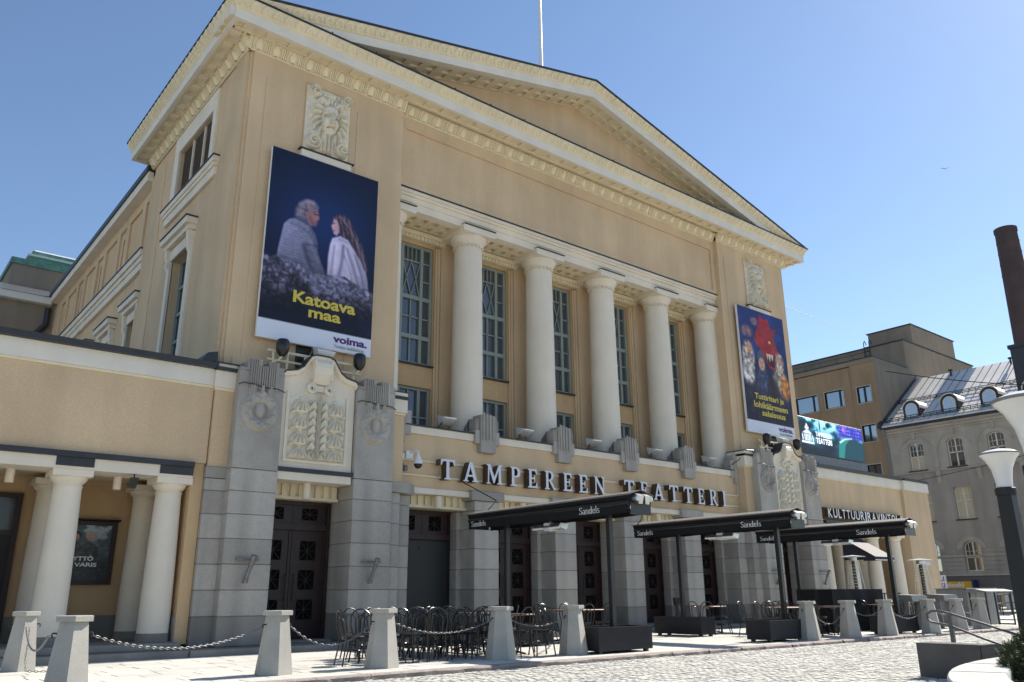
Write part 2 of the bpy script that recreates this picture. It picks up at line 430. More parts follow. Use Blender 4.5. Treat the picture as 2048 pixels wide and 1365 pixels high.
# ---- rear block: string course, recessed panels, hooded windows, eaves
RX = 6.27; ys = [26.7+3.2*i for i in range(5)]
holes = [(yc-.62, yc+.62, 6.0, 9.55) for yc in ys]
b = MB(SIDE); b.wall(26.05, 41.4, 0, 11.2, holes, RX, .3); part('rear_wall', b, PLASTER)
for yc in ys: hooded(yc-.62, yc+.62, 6.0, 9.55, RX, 'side_window')
b = MB(SIDE)
ph = []
for i, yc in enumerate(ys):
    ph += [(yc-.42, yc+.42, 11.9, 13.85)]
    ph += [(yc+.85, yc+2.35, 11.9, 13.85)]
ph = [h for h in ph if h[1] < 41.3 and h[0] > 26.1]
b.wall(26.05, 41.4, 11.2, 14.25, ph, RX, .07); part('rear_wall', b, PLASTER)
for h in ph:
    narrow = h[1]-h[0] < 1
    b = MB(SIDE)
    if narrow: b.wall(h[0], h[1], h[2], h[3], [(h[0]+.3, h[1]-.3, h[2], h[3]-.32)], RX+.07, .2); b.quad((h[0],RX+.27,h[2]),(h[1],RX+.27,h[2]),(h[1],RX+.27,h[3]),(h[0],RX+.27,h[3]))
    else: b.quad((h[0],RX+.07,h[2]),(h[1],RX+.07,h[2]),(h[1],RX+.07,h[3]),(h[0],RX+.07,h[3]))
    part('recessed_panel', b, PLASTER3)
b = MB(SIDE); b.box(26.05, 41.4, RX-.24, RX+.01, 11.58, 11.78); b.box(26.05, 41.4, RX-.17, RX+.01, 11.42, 11.58); b.box(26.05,41.4,RX-.12,RX+.01,11.18,11.42)
part('string_course', b, WHITE); part('string_flashing', MB(SIDE).box(26.05, 41.4, RX-.27, RX+.01, 11.783, 11.83), FLASH)
b = MB(SIDE); b.box(26.05, 41.0, RX-.32, RX+.2, 14.2, 14.52); part('eaves_board', b, WHITE)
part('rear_roof', MB(SIDE).prism([(26.05,RX-.38,14.523),(26.05,RX-.38,14.72),(26.05,RX+.3,14.95),(26.05,24,17.5),(26.05,24,14.523)], (15.2,0,0)), FLASH)
# transverse block and stage tower behind
b = MB(); b.box(1.5, 6.2, 41.4, 47, 0, 14.12); part('transverse_wall', b, BROWN_R)
b = MB(); b.box(1.9, 3.6, 41.37, 41.41, 9, 13.2); b.box(4.3, 5.7, 41.37, 41.41, 9, 13.2); part('wall_panel', b, BROWN_R)
bx('transverse_cornice', FASCIA, 1.2, 6.02, 41.05, 41.6, 14.13, 14.46)
part('transverse_roof', MB().prism([(1.2,41.0,14.463),(1.2,41.3,14.60),(1.2,42.6,15.1),(1.2,44.4,15.85),(1.2,44.4,14.463)], (5.2,0,0)), ROOFM)
b = MB(); b.tube([(5.95,41.3,14.0),(5.95,41.28,13.2),(5.55,41.28,12.6),(5.5,41.28,12.2),(5.5,41.28,9)], .13, 8); part('downpipe', b, FLASH, True)
bx('stage_tower', BROWN_R, 4.55, 31, 44.5, 58, 8, 17.0)
b = MB(); b.box(4.45, 31.1, 44.4, 58.1, 17.0, 17.3); part('tower_parapet', b, COPPER)
b = MB(); b.box(5.35, 31, 45.6, 57.5, 17.3, 17.95); part('lantern_wall', b, COPPER)
b = MB(); b.box(5.25, 31.1, 45.5, 57.6, 17.953, 18.05); part('lantern_ledge', b, LIGHTM)
b = MB(); b.box(5.45, 31, 45.7, 57.4, 18.053, 18.30); part('lantern_roof', b, COPPER)
part('lantern_skylight', MB().prism([(5.6,45.75,18.303),(5.6,46.4,18.62),(5.6,50,18.62),(5.6,50,18.303)], (20,0,0)), LIGHTM)

# ---- central bay: frieze wall, entablature, window wall
b = MB(); b.wall(10.75, 25.45, 12.37, 14.66, [(10.97, 25.23, 12.5, 14.25)], 18.19, .07); b.quad((10.9,18.26,12.4),(25.3,18.26,12.4),(25.3,18.26,14.4),(10.9,18.26,14.4)); part('frieze_wall', b, PLASTER)
b = MB(); b.box(10.75, 25.45, 18.37, 18.70, 11.78, 12.0); b.box(10.75, 25.45, 18.33, 18.70, 12.0, 12.16); b.box(10.75,25.45,18.27,18.7,12.16,12.24); b.box(10.75, 25.45, 18.21, 18.70, 12.24, 12.335); part('entablature', b, WHITE)
bx('entablature_flashing', FLASH, 10.75, 25.45, 18.17, 18.33, 12.338, 12.37)
bx('porch_ceiling', CREAM, 10.75, 25.45, 18.70, 19.66, 11.90, 12.1)
CC = [CX+2.91*k for k in (-2.5,-1.5,-.5,.5,1.5,2.5)]; BAY = [CX+2.91*k for k in (-2,-1,0,1,2)]
b = MB(); b.box(10.75, 25.45, 19.40, 19.5, 11.80, 11.9); b.box(10.75, 25.45, 19.0, 19.14, 11.80, 11.9)
for xc in BAY:
    for k in range(-2, 3): b.box(xc+k*.40-.09, xc+k*.40+.09, 18.70, 19.40, 11.803, 11.9)
part('ceiling_coffer_ribs', b, CREAM, kind='stuff')
hol = []
for xc in BAY: hol += [(xc-.72, xc+.72, 7.62, 11.42), (xc-.72, xc+.72, 5.3, 6.93)]
b = MB(); b.wall(10.7, 25.5, 5.0, 12.0, hol, 19.66, .2); part('porch_wall', b, PLASTER2)
for xc in CC: 
    a0, a1 = max(xc-.55, 10.75), min(xc+.55, 25.45)
    b = MB(); b.box(a0, a1, 19.50, 19.66, 5.1, 11.9); part('wall_pilaster', b, PLASTER)
for xc in BAY:
    for s in (-1, 1):
        b = MB(); b.box(xc+s*.745, xc+s*.81, 19.59, 19.67, 5.1, 11.45); b.box(xc+s*.81, xc+s*.895, 19.55, 19.67, 5.1, 11.45); part('window_surround', b, PLASTER)
    b = MB(); b.box(xc-1.06, xc+1.06, 19.42, 19.66, 11.62, 11.76); b.box(xc-1.02, xc+1.02, 19.47, 19.66, 11.50, 11.62); L = part('window_lintel', b, CREAM)
    eg = MB()
    for k in range(-7, 8): eg.box(xc+k*.137-.045, xc+k*.137+.045, 19.435, 19.475, 11.515, 11.61)
    eg.build('lintel_ornament', CREAM, L, kind='stuff')
    bx('window_sill', FLASH, xc-.74, xc+.74, 19.56, 19.83, 7.565, 7.61)
# windows
def main_window(xc):
    y = 19.80
    b = MB(); x0, x1, z0, z1 = xc-.72, xc+.72, 7.62, 11.42
    for a0, a1 in ((x0, x0+.07), (xc-.40, xc-.30), (xc+.30, xc+.40), (x1-.07, x1)): b.box(a0, a1, y-.05, y+.06, z0, z1)
    for zz, h in ((z0+.04,.04),(8.48,.06),(9.72,.06),(z1-.04,.04)): b.box(x0+.07, x1-.07, y-.045, y+.055, zz-h, zz+h)
    W = part('window', b, FRAMEG)
    g = MB()
    g.box(xc-.018, xc+.018, y-.02, y+.03, z0+.08, 9.66)
    g.box(xc-.30, xc+.30, y-.02, y+.03, 9.08, 9.115); g.box(xc-.30, xc+.30, y-.02, y+.03, 10.88, 10.92)
    for s in (-1, 1):
        for zz in (9.09, 10.3, 10.9): g.box(xc+s*.40, xc+s*.65, y-.02, y+.03, zz-.017, zz+.017)
        g.box(xc+s*.15-.013, xc+s*.15+.013, y-.02, y+.03, 10.92, z1-.08)
    g.box(xc-.013, xc+.013, y-.02, y+.03, 10.92, z1-.08)
    def bar(p, q_):
        (xa, za), (xb, zb) = p, q_; L = math.hypot(xb-xa, zb-za); nx, nz = -(zb-za)/L*.013, (xb-xa)/L*.013
        g.prism([(xa+nx,y-.015,za+nz),(xb+nx,y-.015,zb+nz),(xb-nx,y-.015,zb-nz),(xa-nx,y-.015,za-nz)], (0,.035,0))
    for s in (-1, 1):
        bar((xc+s*.0, 10.88), (xc+s*.17, 10.33)); bar((xc+s*.17, 10.33), (xc, 9.78)); bar((xc+s*.3, 10.88), (xc+s*.17, 10.33)); bar((xc+s*.3, 9.78), (xc+s*.17, 10.33))
    g.build('glazing_bars', FRAMEG, W)
    for a0, a1 in ((x0+.07, xc-.40), (xc-.30, xc+.30), (xc+.40, x1-.07)):
        for c0, c1 in ((z0+.08, 8.42), (8.54, 9.66), (9.78, z1-.08)):
            t = rnd.uniform(-.004, .004)
            MB().quad((a0,y+.035+t,c0),(a1,y+.035-t,c0),(a1,y+.035-t,c1),(a0,y+.035+t,c1)).build('pane', GLASS, W)
def low_window(xc):
    y = 19.80; b = MB(); x0, x1, z0, z1 = xc-.72, xc+.72, 5.3, 6.93
    for a0, a1 in ((x0, x0+.07), (xc-.40, xc-.30), (xc+.30, xc+.40), (x1-.07, x1)): b.box(a0, a1, y-.05, y+.06, z0, z1)
    for zz, h in ((z0+.04,.04),(6.05,.02),(z1-.04,.04)): b.box(x0+.07, x1-.07, y-.045, y+.055, zz-h, zz+h)
    W = part('lower_window', b, FRAMEG)
    MB().box(xc-.018, xc+.018, y-.02, y+.03, z0+.08, z1-.08).build('glazing_bars', FRAMEG, W)
    for a0, a1 in ((x0+.07, xc-.40), (xc-.30, xc+.30), (xc+.40, x1-.07)): MB().quad((a0,y+.035,z0+.08),(a1,y+.035,z0+.08),(a1,y+.035,z1-.08),(a0,y+.035,z1-.08)).build('pane', GLASS, W)
for xc in BAY: main_window(xc); low_window(xc)
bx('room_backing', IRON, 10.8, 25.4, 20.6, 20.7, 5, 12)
bx('terrace_floor', FLASH, 10.85, 25.35, 17.99, 19.66, 4.9, 5.18)
# columns of the upper porch
def upper_column(xc):
    prof = [(.475,5.18),(.475,5.9)]
    for i in range(1, 9):
        t = i/8; prof.append((.475-.045*t**1.4, 5.9+(11.32-5.9)*t))
    c = MB().lathe((xc,18.86,0), prof, 40).build('column', WHITE, TH, True)
    cp_ = MB().lathe((xc,18.86,0), [(.44,11.32),(.44,11.37),(.455,11.37),(.455,11.40),(.46,11.40),(.50,11.47),(.555,11.54),(.575,11.60),(.565,11.64)], 40).build('capital', WHITE, c, True)
    eg = MB()
    for i in range(20):
        a = 2*PI*i/20; ca, sa = math.cos(a), math.sin(a)
        for da, h in ((0, .09), (.11, .06)):
            a2 = a+da; x_, y_ = xc+.455*math.cos(a2), 18.86+.455*math.sin(a2); r = .018
            eg.hexa([(x_-r,y_-r,11.37-h),(x_+r,y_-r,11.37-h),(x_+r,y_+r,11.37-h),(x_-r,y_+r,11.37-h)],[(x_-r,y_-r,11.37),(x_+r,y_-r,11.37),(x_+r,y_+r,11.37),(x_-r,y_+r,11.37)])
    eg.build('capital_leaf_ring', CREAM, c, kind='stuff')
    a0, a1 = max(xc-.60, 10.75), min(xc+.60, 25.45)
    MB().box(a0, a1, 18.24, 19.49, 11.64, 11.84).build('abacus', WHITE, c)
    MB().box(a0-.0, a1+.0, 18.20, 18.36, 11.842, 11.868).build('abacus_flashing', FLASH, c)
    MB().lathe((xc,18.86,0), [(.53,5.18),(.53,5.34),(.50,5.37)], 32).build('column_base', GRANITE, c, True)
for xc in CC: upper_column(xc)

# ---- great cornice and pediment
ZS, ZF0, ZF1, ZT = 14.93, 14.90, 15.18, 15.46
yF, yT = 17.39, 17.22; xF, xT = 5.44, 5.29
fr = lambda x: 2*CX-x
b = MB()
b.box(xF, fr(xF), yF, yF+.10, ZF0, ZF1); b.box(xF, xF+.10, yF+.10, 26.4, ZF0, ZF1); b.box(fr(xF)-.10, fr(xF), yF+.10, 26.4, ZF0, ZF1)
b.box(xF+.1, xF+.66, 26.3, 26.4, ZF0, ZF1)
part('cornice_fascia', b, FASCIA)
b = MB()   # sima (leaning out) front and sides, mitred
sm = [(0, ZF1+.002), (-.04, ZF1+.03), (-.05, ZF1+.06), (-.12, ZF1+.16), (-.16, ZF1+.22), (-.17, ZT), (.1, ZT), (.1, ZF1+.002)]
def ring(d): return [(xF+d, 26.45), (xF+d, yF+d), (fr(xF)-d, yF+d), (fr(xF)-d, 26.45)]
for (d0, z0), (d1, z1) in zip(sm, sm[1:]):
    r0, r1 = ring(d0), ring(d1)
    for i in range(3): b.quad((*r0[i], z0), (*r0[i+1], z0), (*r1[i+1], z1), (*r1[i], z1))
b.add([(*ring(d)[0], z) for d, z in sm], [tuple(range(len(sm)))])
part('cornice_sima', b, CREAM)
b = MB(); r0, r1 = ring(-.20), ring(.06)
for z0, z1 in ((ZT+.003, ZT+.045),):
    for i in range(3):
        b.quad((*r0[i],z0),(*r0[i+1],z0),(*r0[i+1],z1),(*r0[i],z1)); b.quad((*r0[i],z1),(*r0[i+1],z1),(*r1[i+1],z1+.02),(*r1[i],z1+.02)); b.quad((*r0[i],z0),(*r0[i+1],z0),(*r1[i+1],z0),(*r1[i],z0))
part('cornice_flashing', b, FLASH)
b = MB(); b.box(xF+.1, fr(xF)-.1, yF+.1, 18.3, ZS+.06, ZT-.02); b.box(xF+.1, 6.2, 18.3, 26.3, ZS+.06, ZT-.02); b.box(fr(6.2), fr(xF)-.1, 18.3, 26.3, ZS+.06, ZT-.02); part('cornice_soffit', b, CREAM)
b = MB(); b.box(xF+.1, fr(xF)-.1, yF+.1, yF+.16, ZF0+.02, ZS+.06); b.box(xF+.1, fr(xF)-.1, 17.79, 17.86, ZF0+.02, ZS+.06)
b.box(xF+.1, xF+.16, yF+.16, 26.3, ZF0+.02, ZS+.06); b.box(5.87, 5.94, 17.86, 26.3, ZF0+.02, ZS+.06); part('soffit_rail', b, CREAM)
rib = MB().box(-.13, .13, -.01, .2499, -.06, 0).mesh('soffit_rib', CREAM)
n = 41
for i in range(n):
    x = 5.9+(fr(5.9)-5.9)*i/(n-1); ob('soffit_rib', rib, TH, (x, yF+.165, ZS+.062))
rib2 = MB().box(-.01, .2499, -.13, .13, -.06, 0).mesh('soffit_rib', CREAM)
for i in range(14): ob('soffit_rib', rib2, TH, (xF+.165, 18.1+.61*i, ZS+.062))
# egg moulding
def cove(b, x0, x1, yw): b.prism([(x0,yw,14.60),(x0,yw-.045,14.60),(x0,yw-.05,14.635),(x0,yw-.03,14.65),(x0,yw-.09,14.76),(x0,yw-.165,14.88),(x0,yw-.17,14.95),(x0,yw,14.95)], (x1-x0,0,0))
b = MB(); cove(b, 6.03, 10.79, 18.02); cove(b, 25.41, fr(6.03), 18.02); cove(b, 10.79, 25.41, 18.19); part('egg_moulding', b, CREAM)
b = MB(SIDE); cove(b, 17.95, 26.1, 6.10); part('egg_moulding', b, CREAM)
e = MB(); n1, n2 = 8, 6
P = []
for i in range(n1+1):
    a = PI*i/n1; row_ = []
    for j in range(n2+1):
        t = j/n2; r_ = .105*math.sin(PI*(.12+.80*t))**.6; zc = -.02+.235*t; yw = -.045-.11*t**1.2
        row_.append((-math.cos(a)*r_, yw-.06*math.sin(a), zc))
    P.append(row_)
e.grid(P)
for xx in (-.205, -.155, .155, .205):
    e.prism([(xx-.016,-.02,-.02),(xx-.016,-.085,-.02),(xx-.016,-.10,.05),(xx-.016,-.205,.21),(xx-.016,-.205,.25),(xx-.016,-.12,.25)], (.032,0,0))
egg = e.mesh('egg_ornament', CREAM, True)
for i in range(10): 
    for s in (0, 1):
        x = 6.3+.47*i; ob('egg_ornament', egg, TH, (x if s == 0 else fr(x), 18.02, 14.66))
for i in range(31): ob('egg_ornament', egg, TH, (11.05+.47*i, 18.19, 14.66))
for i in range(17): ob('egg_ornament', egg, TH, (6.10, 18.3+.47*i, 14.66), (0,0,-PI/2))
# sima leaves (horizontal)
def leafstrip(b, fn, L, pitch, flip=False):
    k = int(L/pitch)
    for i in range(k):
        u = (i+.5)*L/k; w_ = pitch*.40
        pts = [fn(u-w_, .05), fn(u-w_, .13), fn(u-w_*.6, .20), fn(u, .225), fn(u+w_*.6, .20), fn(u+w_, .13), fn(u+w_, .05), fn(u+w_*.55, .05), fn(u+w_*.5, .12), fn(u, .165), fn(u-w_*.5, .12), fn(u-w_*.55, .05)]
        n = len(pts); out = [Vector(p[0])+Vector(p[1])*.045 for p in pts]; inn = [Vector(p[0])-Vector(p[1])*.03 for p in pts]
        b.add(inn+out, [tuple(range(n, 2*n))]+[(q_, (q_+1) % n, n+(q_+1) % n, n+q_) for q_ in range(n)])
def simaprof(t): # depth offset at height t above fascia
    zs = [0,.03,.06,.16,.22,.28]; ds = [0,.04,.05,.12,.16,.17]
    return float(np.interp(t, zs, ds))
b = MB(); leafstrip(b, lambda u, t: ((xF+u, yF-simaprof(t), ZF1+t), (0,-1,.5)), fr(xF)-xF, .30); leafstrip(b, lambda u, t: ((xF-simaprof(t), yF+u, ZF1+t), (-1,0,.5)), 8.9, .30)
part('sima_ornament', b, CREAM, kind='stuff')
# tympanum and raking cornice
SL = .234; zt = lambda d: 18.46-SL*d
D = 12.78
part('tympanum', MB().prism([(CX-12.2,18.35,15.40),(CX+12.2,18.35,15.40),(CX+12.2,18.35,15.62),(CX,18.35,18.0),(CX-12.2,18.35,15.62)], (0,.25,0)), PLASTER)
def rake(s):
    P = lambda d, y, o: (CX+s*d, y, zt(d)+o)
    def strip(poly, d0, d1, b):   # poly of (y, offset)
        b.prism([P(d0, y, o) for y, o in poly], tuple(Vector(P(d1,0,0))-Vector(P(d0,0,0))))
    b = MB(); strip([(17.42,-.55),(17.42,-.28),(17.60,-.28),(17.60,-.55)], 0, D, b); part('raking_fascia', b, FASCIA)
    b = MB(); strip([(17.42,-.278),(17.38,-.25),(17.37,-.22),(17.30,-.12),(17.26,-.06),(17.25,0),(17.6,0),(17.6,-.278)], 0, D, b); part('raking_sima', b, CREAM)
    b = MB(); leafstrip(b, lambda u, t: ((CX+s*u, 17.42-simaprof(t), zt(u)-.28+t), (0,-1,.5)), D, .30); part('sima_ornament', b, CREAM, kind='stuff')
    b = MB(); strip([(17.20,.003),(17.20,.05),(17.75,.06),(17.75,.003)], 0, D+.03, b); part('raking_flashing', b, FLASH)
    b = MB(); strip([(17.60,-.485),(17.60,-.05),(18.62,-.05),(18.62,-.485)], 0, D, b); part('raking_soffit', b, CREAM)
    b = MB()
    for y0, y1 in ((17.60,17.68),(17.93,18.01),(18.26,18.36)): strip([(y0,-.55),(y0,-.483),(y1,-.483),(y1,-.55)], 0, D, b)
    k = 0
    while .25+k*.55 < 11.2:
        d0 = .25+k*.55-.14
        for y0, y1 in ((17.682,17.928),(18.012,18.258)): strip([(y0,-.545),(y0,-.483),(y1,-.483),(y1,-.545)], d0, d0+.25, b)
        k += 1
    part('coffer_ribs', b, CREAM, kind='stuff')
    b = MB(); strip([(17.76,-.02),(17.76,.04),(26.40,.04),(26.40,-.02)], 0, D+.02, b); part('roof', b, ROOFM)
    b = MB()
    for k in range(20): d0 = .3+k*.62; strip([(17.8,.04),(17.8,.075),(26.4,.075),(26.4,.04)], d0, d0+.03, b)
    part('roof_seams', b, ROOFM, kind='stuff')
rake(-1); rake(1)
part('cornice_roof', MB().prism([(xF-.1,17.30,ZT+.06),(xF-.1,18.34,ZT+.16),(xF-.1,18.34,ZT+.05),(xF-.1,17.30,ZT+.05)], (fr(xF)-xF+.2,0,0)), FLASH)
b = MB()
for i in range(16):
    x = 8+i*1.35; b.tube([(x,17.26,ZT+.04),(x,17.26,ZT+.13)], .02, 5)
part('snow_guard_stud', b, FLASH, kind='stuff')
part('back_gable', MB().prism([(6.1,26.0,14.6),(30.1,26.0,14.6),(30.1,26.0,15.6),(CX,26.0,18.4),(6.1,26.0,15.6)], (0,.05,0)), PLASTER)

# ---- sign wall, ledge, granite brackets
b = MB(); b.box(10.85, 25.35, 17.98, 18.3, 3.77, 5.16); part('sign_wall', b, PLASTER)
b = MB(); b.box(10.85, 25.35, 17.93, 18.3, 5.163, 5.36); part('terrace_ledge', b, WHITE)
part('ledge_flashing', MB().prism([(10.85,17.89,5.363),(10.85,17.89,5.40),(10.85,18.5,5.52),(10.85,18.5,5.363)], (14.5,0,0)), FLASH)
def stepped(x):
    w0 = .27; b = MB()
    b.cbox(x-w0, x+w0, 17.80, 18.2, 4.86, 5.92, .012)
    for k in range(4): b.box(x-.21+k*.112, x-.21+k*.112+.07, 17.775, 17.81, 5.22, 5.98-.02*k)
    P = part('granite_bracket', b, GRANITE)
    for s in (-1, 1):
        MB().cbox(x+s*w0, x+s*(w0+.15), 17.84, 18.25, 5.10, 5.48, .01).build('bracket_wing', GRANITE, P)
        c = MB().cbox(x+s*w0, x+s*(w0+.13), 17.87, 18.25, 5.485, 5.82, .01)
        for k in range(2): c.box(x+s*(w0+.02+.055*k), x+s*(w0+.055+.055*k), 17.852, 17.88, 5.5, 5.80)
        c.build('bracket_wing', GRANITE, P)
    b = MB(); b.prism([(x-.40,18.2,5.38),(x-.40,18.2,5.80),(x-.40,18.42,5.62),(x-.40,18.5,5.38)], (.80,0,0)); b.build('bracket_back', GRANITE_D, P)
    b = MB()
    for a in ((x-.12,x-.10,5.46,5.62),(x+.10,x+.12,5.46,5.62)): pass
for xc in CC[1:5]: stepped(xc)
both(lambda s, X: part('granite_bracket', (lambda b: (b.cbox(X(10.86), X(11.08), 17.88, 18.25, 4.9, 5.95, .012), b.cbox(X(11.08), X(11.26), 17.9, 18.25, 5.1, 5.75, .012), b)[2])(MB()), GRANITE))

# ---- granite door piers
courses = [.13, .72, 1.24, 1.76, 2.28, 2.79, 3.28]
stone_cache = {}
def stones(x0, x1, y0, y1, levels, name='stone_block', dark_first=True):
    if x0 > x1: x0, x1 = x1, x0
    for i, (a, c) in enumerate(zip(levels, levels[1:])):
        key = (round(x1-x0,3), round(y1-y0,3), round(c-a,3), i == 0 and dark_first)
        if key not in stone_cache:
            stone_cache[key] = MB().cbox(-(x1-x0)/2, (x1-x0)/2, -(y1-y0)/2, (y1-y0)/2, 0, c-a-.012, .010).mesh(name, GRANITE_D if key[3] else GRANITE)
        ob(name, stone_cache[key], TH, ((x0+x1)/2+rnd.uniform(-.003,.003), (y0+y1)/2+rnd.uniform(-.004,.004), a+.006))
    bx('pier_core', GRANITE_D, x0+.02, x1-.02, y0+.02, y1-.02, levels[0], levels[-1]-.01)
for xc in CC[1:5]:
    stones(xc-.41, xc+.41, 17.88, 18.72, courses+[3.54])
    part('pier_cap', MB().cbox(xc-.56, xc+.56, 17.80, 18.70, 3.545, 3.80, .014), GRANITE)
    for s in (-1, 1): stones(xc+s*.41, xc+s*.56, 18.50, 18.95, courses+[3.30], dark_first=True)
def endpier(s, X):
    stones(X(10.40), X(10.80), 17.60, 18.5, courses+[3.54])
    stones(X(10.80), X(11.26), 17.88, 18.72, courses+[3.54]); stones(X(11.26), X(11.40), 18.50, 18.95, courses+[3.30])
    part('pier_cap', MB().cbox(X(10.38), X(11.06), 17.54, 18.6, 3.545, 3.80, .014), GRANITE)
    part('pier_cap', MB().cbox(X(11.06), X(11.36), 17.82, 18.7, 3.545, 3.80, .014), GRANITE)
    bx('plaster_strip', PLASTER, X(10.40), X(10.85), 17.62, 18.3, 3.80, 5.50)
    bx('white_cap_block', WHITE, X(10.36), X(10.90), 17.54, 18.3, 5.56, 6.08); bx('cap_moulding', CREAM, X(10.38), X(10.87), 17.58, 18.3, 5.502, 5.558)
    bx('cap_flashing', FLASH, X(10.34), X(10.92), 17.52, 18.3, 6.083, 6.11)
    bx('door_wall_fill', PLASTER2, X(10.45), X(10.78), 17.65, 18.9, .1, 5.4)
    # strip on the wing side
    stones(X(5.98), X(6.42), 17.62, 18.5, courses+[3.54]); part('pier_cap', MB().cbox(X(5.96), X(6.42), 17.59, 18.5, 3.545, 3.78, .012), GRANITE)
    bx('plaster_strip', PLASTER, X(6.0), X(6.42), 17.63, 18.4, 3.785, 5.46)
    bx('cap_moulding', CREAM, X(5.97), X(6.42), 17.59, 18.4, 5.462, 5.52); bx('white_cap_block', WHITE, X(5.95), X(6.42), 17.56, 18.4, 5.523, 6.06); bx('cap_flashing', FLASH, X(5.90), X(6.44), 17.52, 18.6, 6.063, 6.09)
both(endpier)
# door bays
def star_grille(b, x, y, z, w_, h_):
    t = .007
    for (xa, za), (xb, zb) in (((-1,0),(1,0)),((0,-1),(0,1)),((-1,-1),(1,1)),((-1,1),(1,-1))):
        a = Vector((x+xa*w_/2, 0, z+za*h_/2)); c = Vector((x+xb*w_/2, 0, z+zb*h_/2)); d = (c-a).normalized(); n_ = Vector((-d.z,0,d.x))*t
        b.prism([(a.x+n_.x,y,a.z+n_.z),(c.x+n_.x,y,c.z+n_.z),(c.x-n_.x,y,c.z-n_.z),(a.x-n_.x,y,a.z-n_.z)], (0,.03,0))
    b.lathe((x,y+.01,z-.0), [(.035,-.035),(.035,.035)], 8)
def door_set(xc, y, hw, ztop, zbot, ztr, black=False, par=None):
    fm = MB(); fm.box(xc-hw, xc-hw+.09, y-.06, y+.08, zbot, ztop); fm.box(xc+hw-.09, xc+hw, y-.06, y+.08, zbot, ztop); fm.box(xc-hw+.09, xc+hw-.09, y-.06, y+.08, ztop-.09, ztop); fm.box(xc-hw+.09, xc+hw-.09, y-.09, y+.08, ztr-.07, ztr+.07)
    Dm = part('door', fm, DOOR)
    for s in (-1, 1):
        a0, a1 = (xc-hw+.09, xc-.006) if s < 0 else (xc+.006, xc+hw-.09); mx = (a0+a1)/2
        gz = [zbot+.42+.66*k for k in range(3)] if not black else []
        H = [(mx-.20, mx+.20, z, z+.44) for z in gz if z+.5 < ztr]
        L = MB(); L.wall(a0, a1, zbot+.01, ztr-.07, H, y, .07); L.box(a0, a1, y+.071, y+.1, zbot+.01, ztr-.07)
        L.box(a0, a0+.06, y-.02, y-.0005, zbot+.01, ztr-.08); L.box(a1-.06, a1, y-.02, y-.0005, zbot+.01, ztr-.08)
        L.build('door_leaf', DOORD if black else DOOR, Dm)
        T_ = MB(); tz0, tz1 = ztr+.07, ztop-.09; hh = [(mx-.20, mx+.20, tz0+.10, tz1-.06)]; T_.wall(a0, a1, tz0, tz1, hh, y, .07); T_.box(a0, a1, y+.071, y+.1, tz0, tz1); T_.build('transom_panel', DOOR, Dm)
        for z in gz+[None]:
            if z is not None and z+.5 >= ztr: continue
            G = MB(); zc_, h_ = (z+.22, .44) if z is not None else ((tz0+.10+tz1-.06)/2, tz1-tz0-.16)
            star_grille(G, mx, y+.012, zc_, .40, h_); G.build('star_grille', STARM, Dm); MB().box(mx-.2, mx+.2, y+.055, y+.068, zc_-h_/2, zc_+h_/2).build('grille_backing', VOIDM, Dm)
        if not black:
            hnd = MB().tube([(xc+s*.10, y-.015, zbot+.85),(xc+s*.10, y-.06, zbot+.87),(xc+s*.10, y-.06, zbot+1.4),(xc+s*.10, y-.015, zbot+1.42)], .012, 6); hnd.build('door_handle', IRON, Dm, True)
    if black:
        MB().box(xc-hw+.1, xc+hw-.1, y-.05, y-.022, zbot+.05, ztr-.1).build('black_shutter', IRON, Dm)
        MB().box(xc-.1, xc-.04, y-.075, y-.051, ztr-.32, ztr-.25).build('lock_box', BLACKM, Dm)
    return Dm
for i, xc in enumerate(BAY):
    hwp = 1.045
    bx('door_lintel', WHITE, xc-hwp+.147, xc+hwp-.147, 17.93, 18.34, 3.62, 3.765)
    bx('lintel_back', CREAM, xc-hwp, xc+hwp, 18.34, 18.8, 3.30, 3.765)
    bx('lintel_ledge', CREAM, xc-hwp, xc+hwp, 18.27, 18.34, 3.30, 3.37)
    for k in range(9): 
        xd = xc-.88+k*.22
        bx('dentil', CREAM, xd-.065, xd+.065, 18.28, 18.339, 3.372, 3.618)
    Dd = door_set(xc, 18.86, .93, 3.30, .20, 2.60, black=(i == 0))
    bx('door_back_fill', DOORD, xc-1.05, xc+1.05, 18.98, 19.05, 0, 3.8)
    lm = MB().lathe((xc, 18.10, 3.28), [(.02,0),(.085,.0),(.09,.02),(.09,.33)], 16).build('wall_lamp', WHITE, TH, True)
bx('wall_over_doors', PLASTER2, 11.0, 25.2, 18.35, 19.6, 3.77, 4.95)
# pieces of the base: steps
for s in (0, 1):
    X = (lambda x: x) if s == 0 else fr
    b = MB().cbox(X(5.75), X(10.95), 16.76, 18.6, -.02, .125, .012); part('step', b, GRANITE_D)
b = MB().cbox(10.97, 25.23, 17.35, 19.0, -.02, .125, .012); part('step', b, GRANITE_D)
b = MB().cbox(11.3, 24.9, 18.3, 19.1, .126, .20, .01); part('threshold', b, GRANITE_D)

